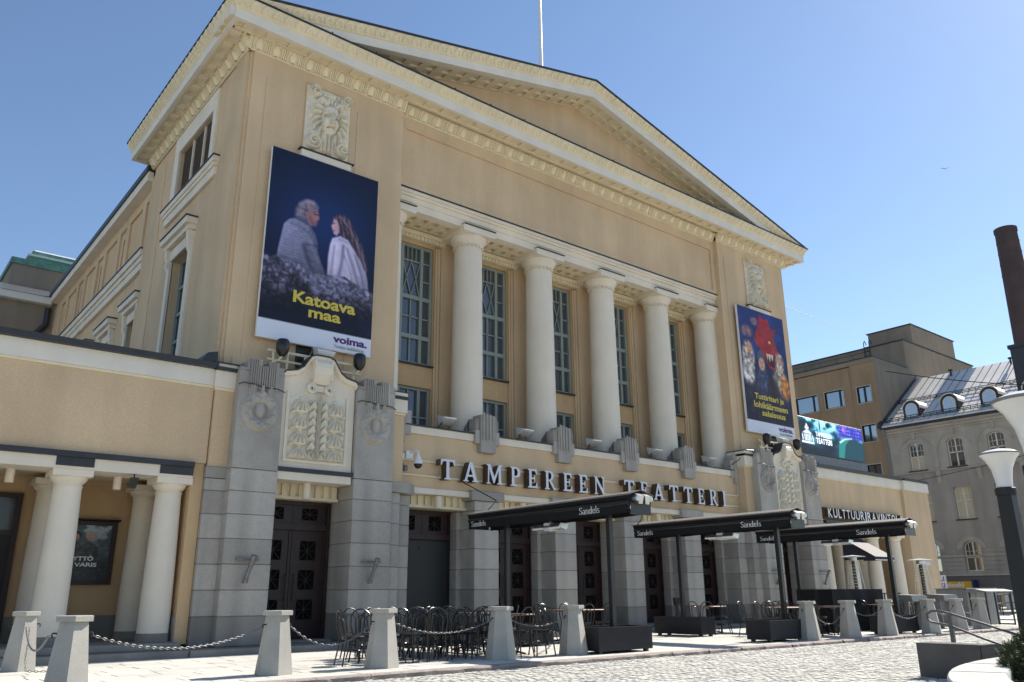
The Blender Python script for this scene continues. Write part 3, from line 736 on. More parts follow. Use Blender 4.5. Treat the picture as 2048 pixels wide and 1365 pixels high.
# ---- portals with stepped granite piers, wreaths and shell panel
def smooth_bump(U, V, cx, cy_, rx, ry, h, p=1.0):
    d = np.clip(1-((U-cx)/rx)**2-((V-cy_)/ry)**2, 0, 1); return h*np.sqrt(d)**p
def hf(name, x0, x1, z0, z1, y, f, nx, nz, m_, parent, flip=False):
    u = np.linspace(0, 1, nx); v = np.linspace(0, 1, nz); U, V = np.meshgrid(u, v, indexing='ij')
    W_ = (U-.5)*(x1-x0); Hh = (V-.5)*(z1-z0)
    h = f(W_, Hh)
    P = [[(x0+(x1-x0)*u[i], y-float(h[i,j]), z0+(z1-z0)*v[j]) for j in range(nz)] for i in range(nx)]
    return MB().grid(P).build(name, m_, parent, True)
def f_spiral(W_, H_, cx, cz, R, h, turns=2.2, cw=1):
    r = np.hypot(W_-cx, H_-cz); a = np.arctan2(H_-cz, (W_-cx)*cw)
    s = .5+.5*np.cos(2*PI*(r/R*turns)-a); m_ = np.clip((R-r)/(R*.12), 0, 1)
    return m_*h*(.45+.55*s)
def mask_f(W_, H_):
    # W in +-.63, H in +-.98
    h = np.zeros_like(W_)
    h = np.maximum(h, smooth_bump(W_, H_, 0, .03, .27, .47, .15))                      # face
    h = np.maximum(h, smooth_bump(W_, H_, 0, .30, .26, .2, .16))
    for s in (-1, 1):
        h += smooth_bump(W_, H_, s*.12, .185, .13, .045, .055)                           # brows
        h -= smooth_bump(W_, H_, s*.12, .10, .085, .055, .085)                           # sockets
        h += smooth_bump(W_, H_, s*.12, .095, .055, .026, .04)
        h += smooth_bump(W_, H_, s*.15, -.08, .10, .10, .035)                            # cheeks
        h += smooth_bump(W_, H_, s*.05, -.10, .04, .04, .05)
    h += smooth_bump(W_, H_, 0, .0, .045, .17, .075)                                     # nose
    h += smooth_bump(W_, H_, 0, -.165, .14, .03, .05); h -= smooth_bump(W_, H_, 0, -.225, .13, .04, .10); h += smooth_bump(W_, H_, 0, -.275, .10, .03, .04)
    # beard
    bm_ = np.clip(1-((W_)/(.28+.1*np.sin(H_*8)))**2, 0, 1)*np.clip((-.36-H_)/.06, 0, 1)*np.clip((H_+.93)/.05, 0, 1)
    h = np.maximum(h, bm_*(.07+.035*np.cos(W_*62)))
    h -= smooth_bump(W_, H_, 0, -.44, .17, .035, .08)
    # hair locks: banded arcs around the face
    a = np.arctan2(H_-.02, np.abs(W_)); r = np.hypot(W_/.78, (H_-.02)/1.2)
    band = np.clip((r-.34)/.05, 0, 1)*np.clip((.70-r)/.06, 0, 1)*np.clip((H_+.62)/.1, 0, 1)
    h = np.maximum(h, band*(.075+.045*np.cos(a*15+r*14)))
    for s in (-1, 1):
        h = np.maximum(h, f_spiral(W_, H_, s*.42, -.70, .22, .11, 2.0, s)); h = np.maximum(h, f_spiral(W_, H_, s*.46, .80, .17, .11, 1.6, -s))
    for k in range(-3, 4):
        h = np.maximum(h, smooth_bump(W_, H_, k*.10, .82-abs(k)*.02, .055, .075, .09))
        h = np.maximum(h, smooth_bump(W_, H_, k*.095, .62-abs(k)*.03, .06, .14, .12))
    edge = np.minimum(np.clip((.64-np.abs(W_))/.03, 0, 1), np.clip((.99-np.abs(H_))/.03, 0, 1))
    return .03*edge+1.8*h*edge
both(lambda s, X: hf('mask_relief', min(X(7.73),X(9.03)), max(X(7.73),X(9.03)), 12.27, 14.25, 18.0, mask_f, 120, 180, RELIEF, TH))
def shell_f(W_, H_):
    h = np.zeros_like(W_)
    for s in (-1, 1):
        for k in range(4):
            cz = .44-.375*k-.09; cx = s*.45; R = .235
            dome = np.sqrt(np.clip(1-((W_-cx)/.215)**2-((H_-cz-.04)/.20)**2, 0, 1)); an = np.arctan2(W_-cx, cz+.30-H_)
            h = np.maximum(h, np.where(dome > 0, .035+.05*dome+.030*np.cos(an*19)*np.clip((cz+.22-H_)/.1, 0, 1), 0)*np.clip((H_-cz+.06)/.02, 0, 1)*np.clip(dome/.25, 0, 1))
            h = np.maximum(h, smooth_bump(W_, H_, cx, cz-.05, .2, .05, .09)); h = np.maximum(h, smooth_bump(W_, H_, cx+s*.19, cz-.08, .05, .055, .09)); h = np.maximum(h, smooth_bump(W_, H_, cx-s*.02, cz+.27, .06, .05, .04))
        q_ = np.abs(W_-s*.15)/.10; L = (((H_*1.0+q_*.13)/.19) % 1.0)**.7
        h = np.maximum(h, np.clip((1-q_)/.15, 0, 1)*np.clip((.62-H_)/.05,0,1)*np.clip((H_+.62)/.05,0,1)*(.012+.085*L*(1-.45*q_)))
        h = np.maximum(h, f_spiral(W_, H_, s*.14, -.70, .10, .09, 1.5, s))
    h = np.maximum(h, np.clip((.05-np.abs(W_))/.012, 0, 1)*(.055+.02*np.cos(W_*200)))
    edge = np.minimum(np.clip((.69-np.abs(W_))/.02, 0, 1), np.clip((.80-np.abs(H_))/.02, 0, 1))
    return 1.5*h*edge
rs = np.random.RandomState(3); blobs = [(a, rs.uniform(-.05,.06), rs.uniform(.05,.085), rs.uniform(.05,.11)) for a in np.linspace(0, 2*PI, 44)]
def wreath_f(W_, H_):
    h = np.full_like(W_, -.02); r = np.hypot(W_, H_/1.08)
    h = np.maximum(h, np.where(np.abs(r-.30) < .13, .10*np.sqrt(np.clip(1-((r-.30)/.13)**2, 0, 1))-.02, -.02))
    for a, o, R, k in blobs:
        cx, cz = (.30+o)*math.cos(a), (.30+o)*math.sin(a)*1.08; h = np.maximum(h, smooth_bump(W_, H_, cx, cz, R, R, k+.05)-.02)
    h = np.maximum(h, smooth_bump(W_, H_, 0, .02, .13, .19, .09)-.02)
    for s in (-1, 1): h = np.maximum(h, np.clip((.085-np.abs(W_-s*.20))/.03, 0, 1)*np.clip((H_-.28)/.05, 0, 1)*(.10+.02*np.cos(W_*95))-.02)
    h = np.maximum(h, np.clip((.05-np.abs(W_))/.02, 0, 1)*np.clip((H_-.2)/.05, 0, 1)*.12-.02)
    return h
def portal(s, X):
    pc = X(8.38)
    for px in (X(6.93), X(9.88)):
        hw = .525
        stones(px-hw, px+hw, 17.34, 18.62, courses+[3.76])
        b = MB().cbox(px-hw, px+hw, 17.34, 17.97, 3.766, 5.95, .012)
        sh = part('granite_shaft', b, GRANITE)
        tops = [(-.525,-.36,6.02,0), (-.36,-.30,6.20,.0), (-.30,-.04,6.24,.035), (-.04,.12,6.10,.02), (.12,.36,6.22,.035), (.36,.525,6.12,0)]
        for a, c, zt_, pr in tops:
            MB().cbox(px+a, px+c, 17.34-pr, 17.95, 5.55 if pr else 5.952, zt_, .008).build('shaft_crest', GRANITE, sh)
        fl = MB()
        for a in (-.285,-.235,-.185,-.135,-.085,-.02,.03,.08,.14,.19,.24,.29): fl.box(px+a-.014, px+a+.014, 17.34-.06, 17.31, 5.56, 6.20 if abs(a) > .11 else 6.08)
        fl.build('crest_fluting', GRANITE, sh, kind='stuff')
        hf('wreath', px-.47, px+.47, 4.50, 5.62, 17.335, wreath_f, 60, 66, GRANITE, sh)
        cb = MB().tube([(px-.54,17.33,5.60),(px-.45,17.27,5.64),(px-.2,17.26,5.63),(px-.05,17.27,5.60),(px+.1,17.27,5.59),(px+.35,17.26,5.60),(px+.55,17.33,5.56)], .012, 5); cb.build('cable', IRON, sh, True)
    # panel between
    out = [(-.95,3.90),(.95,3.90),(.95,6.02),(.90,6.08),(.78,6.10),(.62,6.14),(.48,6.24),(.38,6.40),(.30,6.52),(.18,6.57),(-.18,6.57),(-.30,6.52),(-.38,6.40),(-.48,6.24),(-.62,6.14),(-.78,6.10),(-.90,6.08),(-.95,6.02)]
    pn = part('portal_panel', MB().prism([(pc+a,17.46,z) for a, z in out], (0,.5,0)), WHITE)
    # moulded crest strip following the curve
    top = out[2:]; cr = MB()
    for (a, z), (a2, z2) in zip(top, top[1:]):
        cr.hexa([(pc+a,17.36,z-.09),(pc+a2,17.36,z2-.09),(pc+a2,17.47,z2-.12),(pc+a,17.47,z-.12)],[(pc+a,17.33,z),(pc+a2,17.33,z2),(pc+a2,17.47,z2),(pc+a,17.47,z)])
    cr.build('panel_crest', WHITE, pn)
    fl = MB()
    for (a, z), (a2, z2) in zip(top, top[1:]):
        fl.hexa([(pc+a,17.30,z+.002),(pc+a2,17.30,z2+.002),(pc+a2,17.97,z2+.002),(pc+a,17.97,z+.002)],[(pc+a,17.30,z+.035),(pc+a2,17.30,z2+.035),(pc+a2,17.97,z2+.035),(pc+a,17.97,z+.035)])
    fl.build('panel_flashing', FLASH, pn)
    # scroll keystone
    k = MB(); pr = [(17.46,6.50),(17.34,6.50),(17.25,6.40),(17.22,6.28),(17.26,6.12),(17.34,5.98),(17.40,5.90),(17.46,5.88)]
    k.prism([(pc-.21,y_,z_) for y_, z_ in pr], (.42,0,0)); k.box(pc-.235, pc-.20, 17.24, 17.46, 6.0, 6.46); k.box(pc+.20, pc+.235, 17.24, 17.46, 6.0, 6.46); k.build('scroll_keystone', WHITE, pn)
    c = MB()
    for q_ in (-1, 1): 
        c.M = None
        n = 16; vs = []
        for y_, r_ in ((17.46,.13),(17.36,.13),(17.34,.10),(17.34,.075),(17.37,.07),(17.37,.03)):
            vs.append([(pc+q_*.22+r_*math.cos(2*PI*i/n), y_, 5.78+r_*math.sin(2*PI*i/n)) for i in range(n+1)])
        c.grid(vs)
    c.box(pc-.2, pc+.2, 17.39, 17.46, 5.72, 5.86); c.build('ionic_capital', RELIEF, pn, True)
    hf('shell_relief', pc-.70, pc+.70, 4.10, 5.70, 17.452, shell_f, 150, 170, RELIEF, pn)
    b = MB(); b.box(pc-.80, pc-.72, 17.425, 17.46, 4.02, 5.66); b.box(pc+.72, pc+.80, 17.425, 17.46, 4.02, 5.66); b.box(pc-.72, pc+.72, 17.425, 17.46, 4.02, 4.08); b.build('panel_frame', WHITE, pn)
    bx('portal_flashing', FLASH, pc-.955, pc+.955, 17.36, 17.6, 3.79, 3.885)
    bx('portal_lintel', WHITE, pc-.93, pc+.93, 17.40, 18.12, 3.61, 3.785)
    bx('lintel_back', CREAM, pc-.95, pc+.95, 18.10, 18.4, 3.26, 3.608)
    bx('lintel_ledge', CREAM, pc-.95, pc+.95, 18.03, 18.10, 3.26, 3.33)
    for q_ in range(9): bx('dentil', CREAM, pc-.84+q_*.21-.065, pc-.84+q_*.21+.065, 18.04, 18.099, 3.332, 3.607)
    MB().lathe((pc, 17.78, 3.25), [(.02,0),(.085,0),(.09,.02),(.09,.36)], 16).build('wall_lamp', WHITE, TH, True)
    door_set(pc, 18.42, .945, 3.26, .17, 2.66)
    bx('threshold', GRANITE_D, pc-.95, pc+.95, 17.95, 18.5, .126, .17)
    bx('portal_wall_fill', PLASTER2, pc-.95, pc+.95, 18.55, 18.6, 0, 3.9)
    bx('portal_backing', PLASTER, X(6.42), X(10.40), 17.98, 18.04, 3.9, 6.4)
    # speaker rail support behind
    bx('dark_niche', IRON, pc-.42, pc+.42, 17.995, 18.016, 6.35, 7.6)
    b = MB(); 
    for q_ in (-1, 1): b.tube([(pc-q_*.2,17.97,6.4),(pc+q_*.2,17.97,7.4)], .025, 5)
    part('niche_brace', b, BROWN_R)
    bx('portal_roof', FLASH, X(5.95), X(10.9), 17.5, 18.02, 5.90, 5.98)
both(portal)

# ---- side wings with Tuscan porticoes
def wing(s, X):
    xe = -3.4; F = 17.70
    bx('wing_wall', PLASTER, X(xe), X(5.98), F, 18.2, 3.845, 5.5)
    bx('wing_band', FASCIA, X(xe), X(5.955), F-.05, 18.2, 5.56, 5.93); bx('wing_band_moulding', CREAM, X(xe), X(5.955), F-.03, 18.2, 5.502, 5.557)
    part('wing_roof_edge', MB().prism([(X(xe-.1),F-.16,5.933),(X(xe-.1),F-.17,6.06),(X(xe-.1),F+.35,6.10),(X(xe-.1),F+.35,5.933)], (X(5.99)-X(xe-.1),0,0)), FLASH)
    bx('wing_roof', ROOFM, X(xe), X(6.4), F+.3, 27, 5.95, 6.06)
    bx('portico_flashing', FLASH, X(-1), X(5.72), F-.10, F+.1, 3.73, 3.842)
    xs = [5.38, 3.45, 1.52, -.41]
    b = MB(); b.box(X(-1), X(5.72), F-.04, F+.7, 3.50, 3.728); part('portico_lintel', b, WHITE)
    for xc in xs: bx('lintel_flashing', FLASH, X(xc)-.34, X(xc)+.34, F-.06, F-.041, 3.555, 3.727)
    bx('portico_ceiling', CREAM, X(-1), X(5.72), F+.7, 20.35, 3.62, 3.8)
    for xc in (4.42, 2.48, .55):
        MB().lathe((X(xc), 18.35, 3.24), [(.02,0),(.075,0),(.08,.015),(.08,.262)], 14).build('ceiling_lamp', WHITE, TH, True)
    for xc in xs:
        for yc in (18.04, 19.66):
            prof = [(.305,.42),(.305,.8)]+[(.305-.05*t**1.3, .8+2.38*t) for t in (.2,.4,.6,.8,1)]
            c = MB().lathe((X(xc),yc,0), prof, 28).build('portico_column', WHITE, TH, True)
            MB().lathe((X(xc),yc,0), [(.27,3.18),(.27,3.205),(.255,3.21),(.255,3.25),(.27,3.255),(.31,3.30),(.335,3.34),(.335,3.37)], 28).build('capital', WHITE, c, True)
            MB().box(X(xc)-.36, X(xc)+.36, yc-.36, yc+.36, 3.37, 3.498).build('abacus', WHITE, c)
            MB().lathe((X(xc),yc,0), [(.318,.255),(.318,.418)], 28).build('base_block', GRANITE_D, c, True)
    bx('portico_wall', PLASTER2, X(-1), X(5.9), 20.30, 20.5, .2, 3.8)
    bx('portico_dado', GRANITE_D, X(-1), X(5.72), 20.26, 20.305, .2, .74)
    bx('portico_end_wall', PLASTER2, X(5.72), X(5.97), 17.75, 20.35, .2, 3.84); bx('portico_end_dado', GRANITE_D, X(5.69), X(5.722), 17.77, 20.3, .2, .74)
    part('step', MB().cbox(X(-3.4), X(5.74), 16.82, 20.4, -.02, .128, .012), GRANITE_D)
    part('step', MB().cbox(X(-3.4), X(5.70), 17.22, 20.4, .130, .255, .012), GRANITE_D)
    bx('end_pier', PLASTER, X(-1.0), X(xe), 17.58, 27, 0, 5.5)
    bx('end_pier_band', FASCIA, X(-1.05), X(xe-.03), 17.52, 27, 5.503, 5.93)
    bx('end_pier_flashing', FLASH, X(-1.1), X(xe-.08), 17.46, 27, 5.933, 6.0)
both(wing)
# green lit menu windows in the right-hand portico
for xc in (32.0, 33.75, 35.6):
    W = part('portico_window', MB().box(xc-.62, xc-.52, 20.2, 20.3, .74, 2.75).box(xc+.52, xc+.62, 20.2, 20.3, .74, 2.75).box(xc-.62, xc+.62, 20.2, 20.3, 2.752, 2.86), DOORD)
    MB().box(xc-.52, xc+.52, 20.24, 20.25, .74, 2.75).build('pane', LIGHTM, W)
    MB().prism([(xc-.42,20.22,.8),(xc+.42,20.22,.8),(xc+.42,20.22,2.3),(xc+.2,20.22,2.6),(xc-.2,20.22,2.6),(xc-.42,20.22,2.3)], (0,.015,0)).build('menu_sheet', GREENM, W)
# left portico door
Wd = part('portico_door', MB().box(1.9, 2.0, 20.2, 20.3, .26, 3.25).box(2.95, 3.05, 20.2, 20.3, .26, 3.25).box(2.0, 2.95, 20.2, 20.3, 3.15, 3.25).box(2.0, 2.95, 20.2, 20.3, 2.38, 2.48), DOOR)
MB().box(2.0, 2.95, 20.24, 20.25, 2.48, 3.15).build('pane', GLASSD, Wd); MB().box(2.0, 2.95, 20.22, 20.26, .26, 2.38).build('door_leaf', DOORD, Wd)

# ================================================================== SIGNS ON THE FACADE
GL = {
'T': [[(0,1),(.86,1),(.86,.70),(.80,.70),(.74,.88),(.52,.90),(.52,.07),(.64,.05),(.64,0),(.22,0),(.22,.05),(.34,.07),(.34,.90),(.12,.88),(.06,.70),(0,.70)]],
'E': [[(0,1),(.64,1),(.64,.74),(.58,.74),(.52,.90),(.27,.91),(.27,.56),(.42,.55),(.45,.66),(.5,.66),(.5,.36),(.45,.36),(.42,.47),(.27,.46),(.27,.09),(.54,.10),(.62,.28),(.68,.28),(.66,0),(0,0),(0,.05),(.10,.07),(.10,.93),(0,.95)]],
'I': [[(0,1),(.38,1),(.38,.95),(.27,.93),(.27,.07),(.38,.05),(.38,0),(0,0),(0,.05),(.10,.07),(.10,.93),(0,.95)]],
'M': [[(0,1),(.24,1),(.52,.36),(.80,1),(1.04,1),(1.04,.95),(.95,.93),(.97,.07),(1.06,.05),(1.06,0),(.70,0),(.70,.05),(.80,.07),(.79,.72),(.52,.04),(.46,.04),(.18,.74),(.17,.07),(.27,.05),(.27,0),(0,0),(0,.05),(.09,.07),(.10,.93),(0,.95)]],
'N': [[(0,1),(.22,1),(.70,.32),(.70,.93),(.60,.95),(.60,1),(.9,1),(.9,.95),(.80,.93),(.80,-.02),(.72,-.02),(.2,.74),(.2,.07),(.3,.05),(.3,0),(0,0),(0,.05),(.10,.07),(.10,.93),(0,.95)]],
'A': [[(.38,1),(.56,1),(.86,.07),(.94,.05),(.94,0),(.56,0),(.56,.05),(.66,.07),(.60,.25),(.29,.25),(.22,.07),(.32,.05),(.32,0),(0,0),(0,.05),(.09,.07)],[(.32,.35),(.57,.35),(.445,.74)]],
'P': [[(0,1),(.40,1),(.58,.95),(.68,.84),(.68,.62),(.58,.50),(.40,.45),(.27,.45),(.27,.07),(.40,.05),(.40,0),(0,0),(0,.05),(.10,.07),(.10,.93),(0,.95)],[(.27,.92),(.38,.92),(.48,.84),(.5,.73),(.48,.61),(.38,.54),(.27,.53)]],
'R': [[(0,1),(.40,1),(.58,.95),(.66,.86),(.66,.66),(.58,.55),(.47,.5),(.74,.08),(.84,.05),(.84,0),(.64,0),(.33,.46),(.27,.46),(.27,.07),(.38,.05),(.38,0),(0,0),(0,.05),(.10,.07),(.10,.93),(0,.95)],[(.27,.92),(.38,.92),(.47,.84),(.49,.73),(.47,.62),(.38,.54),(.27,.53)]],
}
def letter_sides(me, face, side):
    me.materials.clear(); me.materials.append(face); me.materials.append(side)
    for p in me.polygons: p.material_index = 0 if abs(p.normal.y) > .9 and p.normal.y < 0 else 1
SG = thing('sign', 'white block letters reading TAMPEREEN TEATTERI on two rails across the facade', 'sign', (CX, 17.95, 4.0))
MB().box(10.95, 25.25, 17.925, 17.978, 4.055, 4.10).build('rail', CREAM, SG); MB().box(10.95, 25.25, 17.925, 17.978, 4.44, 4.485).build('rail', CREAM, SG)
txt = 'TAMPEREEN TEATTERI'; H = .53
wid = {k: max(p[0] for p in v[0])*H for k, v in GL.items()}
nat = sum(wid[c] if c != ' ' else .30 for c in txt); span = 24.20-12.06
gap = (span-nat)/(len(txt)-1)
gm = {}
for k, v in GL.items():
    me = poly_mesh([[(a*H, b_*H) for a, b_ in lp] for lp in v], .115, 'letter'); xform(me, FACE_S); letter_sides(me, LETTER, LETSIDE); gm[k] = me
x = 12.06
for c in txt:
    if c == ' ': x += .30+gap; continue
    ob('letter', gm[c], SG, (x, 17.68+.116, 4.0)); x += wid[c]+gap
SK = thing('sign', 'condensed white letters reading KULTTUURIRAVINTOLA over the right hand portico', 'sign', (33.2, 17.6, 4.0))
txt = 'KULTTUURIRAVINTOLA'; ws = dict(K=.3, U=.3, L=.22, T=.26, R=.3, I=.10, A=.31, V=.3, N=.31, O=.33)
gap = (36.45-30.35-sum(ws[c] for c in txt))/(len(txt)-1); x = 30.35
for c in txt:
    me = fit(text_mesh(c, 1., .06, .012, 'letter'), ws[c], .36); xform(me, FACE_S); letter_sides(me, WHITEM, LETSIDE)
    ob('letter', me, SK, (x, 17.46, 3.93)); x += ws[c]+gap
MB().box(30.25, 36.6, 17.53, 17.695, 3.88, 4.33).build('backboard', LETSIDE, SK)

for (pts, l) in (([(24.9,17.95,5.50),(25.25,17.75,5.75),(25.5,17.55,6.12),(26.2,17.5,6.16)], 'black cable bundle running up beside the right portal'),([(12.95,17.9,4.0),(13.3,16.9,3.45),(12.75,16.66,3.08)], 'black cable hanging from the letter A down to the left awning'),([(12.8,11.35,2.98),(15.6,14.0,2.85),(18.2,16.5,3.02)], 'thin cable strung between the left and middle awnings')):
    o = MB().tube(pts, .014, 5).build('cable', IRON, smooth=True); o['label'] = l; o['category'] = 'cable'
MB().hexa([(5.62,17.6,6.06),(5.97,17.6,6.06),(5.97,18.6,6.06),(5.62,18.6,6.06)],[(5.75,17.62,6.28),(5.97,17.62,6.34),(5.97,18.5,6.34),(5.75,18.5,6.28)]).build('roof_scupper', FLASH, TH)

# ================================================================== POSTERS (flat print painted per vertex)
def srgb(c): c = np.clip(c, 0, 1); return np.where(c <= .04045, c/12.92, ((c+.055)/1.055)**2.4)
def vnoise(nu, nv, fu, fv, seed, octs=3):
    r = np.random.RandomState(seed); out = np.zeros((nu, nv)); amp = 1; tot = 0
    for o in range(octs):
        gu, gv = int(fu*2**o)+2, int(fv*2**o)+2; g = r.rand(gu, gv)
        a = np.linspace(0, gu-1.001, nu); b = np.linspace(0, gv-1.001, nv); i = a.astype(int); j = b.astype(int)
        fa = (a-i); fb = (b-j); fa = (fa*fa*(3-2*fa))[:,None]; fb = (fb*fb*(3-2*fb))[None,:]
        out += amp*(g[np.ix_(i,j)]*(1-fa)*(1-fb)+g[np.ix_(i+1,j)]*fa*(1-fb)+g[np.ix_(i,j+1)]*(1-fa)*fb+g[np.ix_(i+1,j+1)]*fa*fb); tot += amp; amp *= .5
    return out/tot
class Paint:
    def __init__(s, nu, nv, asp):
        s.nu, s.nv = nu, nv; s.U, s.V = np.meshgrid(np.linspace(0,1,nu), np.linspace(0,1,nv), indexing='ij'); s.asp = asp
        s.c = np.zeros((nu, nv, 3))
    def fill(s, a, col): a = np.clip(a, 0, 1)[...,None]; s.c = s.c*(1-a)+np.asarray(col if np.ndim(col) == 3 else np.array(col)[None,None,:])*a
    def ell(s, cx, cv, rx, ry, soft=.06, ang=0.):
        x = (s.U-cx); y = (s.V-cv)*s.asp; ca, sa = math.cos(ang), math.sin(ang); X_ = (x*ca+y*sa)/rx; Y_ = (-x*sa+y*ca)/ry
        r = np.sqrt(X_**2+Y_**2); return np.clip((1-r)/soft, 0, 1)
    def poly(s, pts, soft=.006):
        x, y = s.U, s.V*s.asp; inside = np.zeros_like(x, bool); dmin = np.full_like(x, 9.)
        P = [(a, b*s.asp) for a, b in pts]
        for (x0, y0), (x1, y1) in zip(P, P[1:]+P[:1]):
            cond = ((y0 > y) != (y1 > y)) & (x < (x1-x0)*(y-y0)/((y1-y0) if y1 != y0 else 1e-9)+x0); inside ^= cond
            L = (x1-x0)**2+(y1-y0)**2+1e-12; t = np.clip(((x-x0)*(x1-x0)+(y-y0)*(y1-y0))/L, 0, 1)
            dmin = np.minimum(dmin, np.hypot(x-x0-t*(x1-x0), y-y0-t*(y1-y0)))
        return np.clip(.5+np.where(inside, dmin, -dmin)/soft/2, 0, 1)
    def build(s, name, M_, parent, mat_):
        b = MB(); b.grid([[(M_ @ Vector((s.U[i,j], 1-s.V[i,j], 0)))[:] for j in range(s.nv)] for i in range(s.nu)])
        me = b.mesh(name, mat_); ca = me.color_attributes.new('print', 'FLOAT_COLOR', 'POINT')
        col = np.ones((s.nu*s.nv, 4)); col[:,:3] = srgb(s.c.reshape(-1,3)); ca.data.foreach_set('color', col.ravel()); return ob(name, me, parent)
def print_mat(name, rough, emit=0):
    M = bpy.data.materials.new(name); M.use_nodes = True; t = M.node_tree; b = t.nodes['Principled BSDF']; b.inputs['Roughness'].default_value = rough; b.inputs['Specular IOR Level'].default_value = .3
    a = t.nodes.new('ShaderNodeAttribute'); a.attribute_name = 'print'; 
    if emit:
        b.inputs['Base Color'].default_value = (.01,.01,.01,1); t.links.new(a.outputs['Color'], b.inputs['Emission Color']); b.inputs['Emission Strength'].default_value = emit
    else:
        t.links.new(a.outputs['Color'], b.inputs['Base Color'])
    n = t.nodes.new('ShaderNodeTexNoise'); n.inputs['Scale'].default_value = 1.1; n.inputs['Detail'].default_value = 3; bp = t.nodes.new('ShaderNodeBump'); bp.inputs['Strength'].default_value = .25; bp.inputs['Distance'].default_value = .05
    if not emit: t.links.new(n.outputs[0], bp.inputs['Height']); t.links.new(bp.outputs[0], b.inputs['Normal'])
    return M
PRINT = print_mat('banner_print', .5); SCREEN = print_mat('led_screen', .4, 1.0); PRINTG = print_mat('framed_print', .3)
def plane_front(x0, x1, z0, z1, y): 
    M = Matrix(((x1-x0,0,0,x0),(0,0,1,y),(0,z1-z0,0,z0),(0,0,0,1))); return M
# --- left banner: two people sitting back to back with the viewer, night blue
def quad_uv(TL, TR, BR, BL):
    """maps points drawn on a slanted view of the sheet to sheet coordinates"""
    A = []; B_ = []
    for (x, y), (u, v) in zip((TL, TR, BR, BL), ((0,0),(1,0),(1,1),(0,1))):
        A.append([x,y,1,0,0,0,-u*x,-u*y]); B_.append(u); A.append([0,0,0,x,y,1,-v*x,-v*y]); B_.append(v)
    h = np.linalg.solve(np.array(A, float), np.array(B_, float))
    def f(x, y): d = h[6]*x+h[7]*y+1; return ((h[0]*x+h[1]*y+h[2])/d, (h[3]*x+h[4]*y+h[5])/d)
    return f
uv = quad_uv((146,45),(757,265),(706,1295),(38,1165))
p = Paint(180, 300, 1.65); U, V = p.U, p.V; n = vnoise(180,300,5,8,1,4); nf = vnoise(180,300,45,74,2,3); nm = vnoise(180,300,16,26,4,3)
def PG(pts, soft=.008): return p.poly([uv(*q_) for q_ in pts], soft)
def ST(pts, w_, a_, col):                               # soft brush stroke
    P_ = [uv(*q_) for q_ in pts]; d = np.full_like(U, 9.)
    for (x0, y0), (x1, y1) in zip(P_, P_[1:]):
        y0 *= 1.65; y1 *= 1.65; L = (x1-x0)**2+(y1-y0)**2+1e-12; t = np.clip(((U-x0)*(x1-x0)+(V*1.65-y0)*(y1-y0))/L, 0, 1); d = np.minimum(d, np.hypot(U-x0-t*(x1-x0), V*1.65-y0-t*(y1-y0)))
    return np.exp(-(d/w_)**2)*a_, col
def lay(mask, base, k): p.fill(mask, np.stack([np.clip(base[i]*k, 0, 1) for i in range(3)], -1))
p.fill(np.ones_like(U), (.070,.098,.185)); gu, gv = uv(440,500)
p.fill(np.exp(-(((U-gu)/.42)**2+((V-gv)/.20)**2))*.95, (.12,.23,.46)); p.fill(np.exp(-(((U-gu)/.8)**2+((V-gv)/.33)**2))*.4, (.09,.15,.33)); p.fill(np.clip((n-.5)/.3,0,1)*.12, (.16,.22,.40))
# sweater
sw = PG([(160,695),(172,640),(190,570),(205,505),(235,478),(270,470),(330,500),(362,525),(390,570),(402,630),(400,665),(420,730),(444,795),(440,812),(380,805),(350,780),(300,760),(240,740),(190,720)])
gx, gy = uv(215,520); lit = np.clip(1.20-1.15*np.hypot(U-gx, (V-gy)*1.5), .55, 1.25); lay(sw, (.50,.50,.62), lit*(.86+.28*nf)*(1-.10*np.sin(V*420)*.5))
for pts, w_, a_ in (([(322,635),(345,720),(375,800)],.022,.60),([(398,640),(335,628)],.012,.5),([(365,530),(385,590),(392,640)],.018,.35),([(250,500),(300,520),(350,560)],.012,.25),([(330,660),(400,690)],.010,.3),([(345,720),(425,745)],.010,.3),([(190,700),(300,745)],.02,.4)): p.fill(sw*ST(pts,w_,a_,0)[0], (.20,.21,.32))
p.fill(sw*ST([(172,660),(195,560),(215,505)],.018,.5,0)[0], (.66,.66,.80)); p.fill(sw*ST([(355,600),(370,640),(405,740)],.014,.35,0)[0], (.58,.58,.72))
p.fill(PG([(265,472),(300,458),(332,470),(355,495),(364,524),(330,508),(290,485)]), (.33,.35,.47))
# head of the man
lay(PG([(345,432),(380,425),(403,415),(408,440),(410,458),(415,480),(404,490),(402,506),(388,524),(364,520),(350,500),(343,482),(335,465),(330,440)]), (.66,.47,.50), .86+.28*nm); p.fill(ST([(360,470),(370,500),(385,520)],.018,.5,0)[0]*PG([(330,430),(420,410),(420,530),(340,530)]), (.38,.26,.33))
for pts, w_, a_ in (([(383,450),(408,458)],.006,.8),([(392,500),(404,500)],.005,.7),([(378,440),(402,436)],.005,.5)): m_, _ = ST(pts,w_,a_,0); p.fill(m_, (.22,.16,.22))
lay(PG([(272,458),(276,415),(300,385),(340,364),(382,374),(406,400),(410,420),(395,418),(380,424),(368,440),(347,430),(332,430),(328,460),(340,478),(300,470),(285,464)], .014), (.50,.45,.52), .75+.55*nf); p.fill(ST([(300,390),(340,372),(380,385)],.016,.5,0)[0], (.70,.66,.74)); p.fill(ST([(337,445),(343,466)],.012,.9,0)[0], (.60,.43,.47))
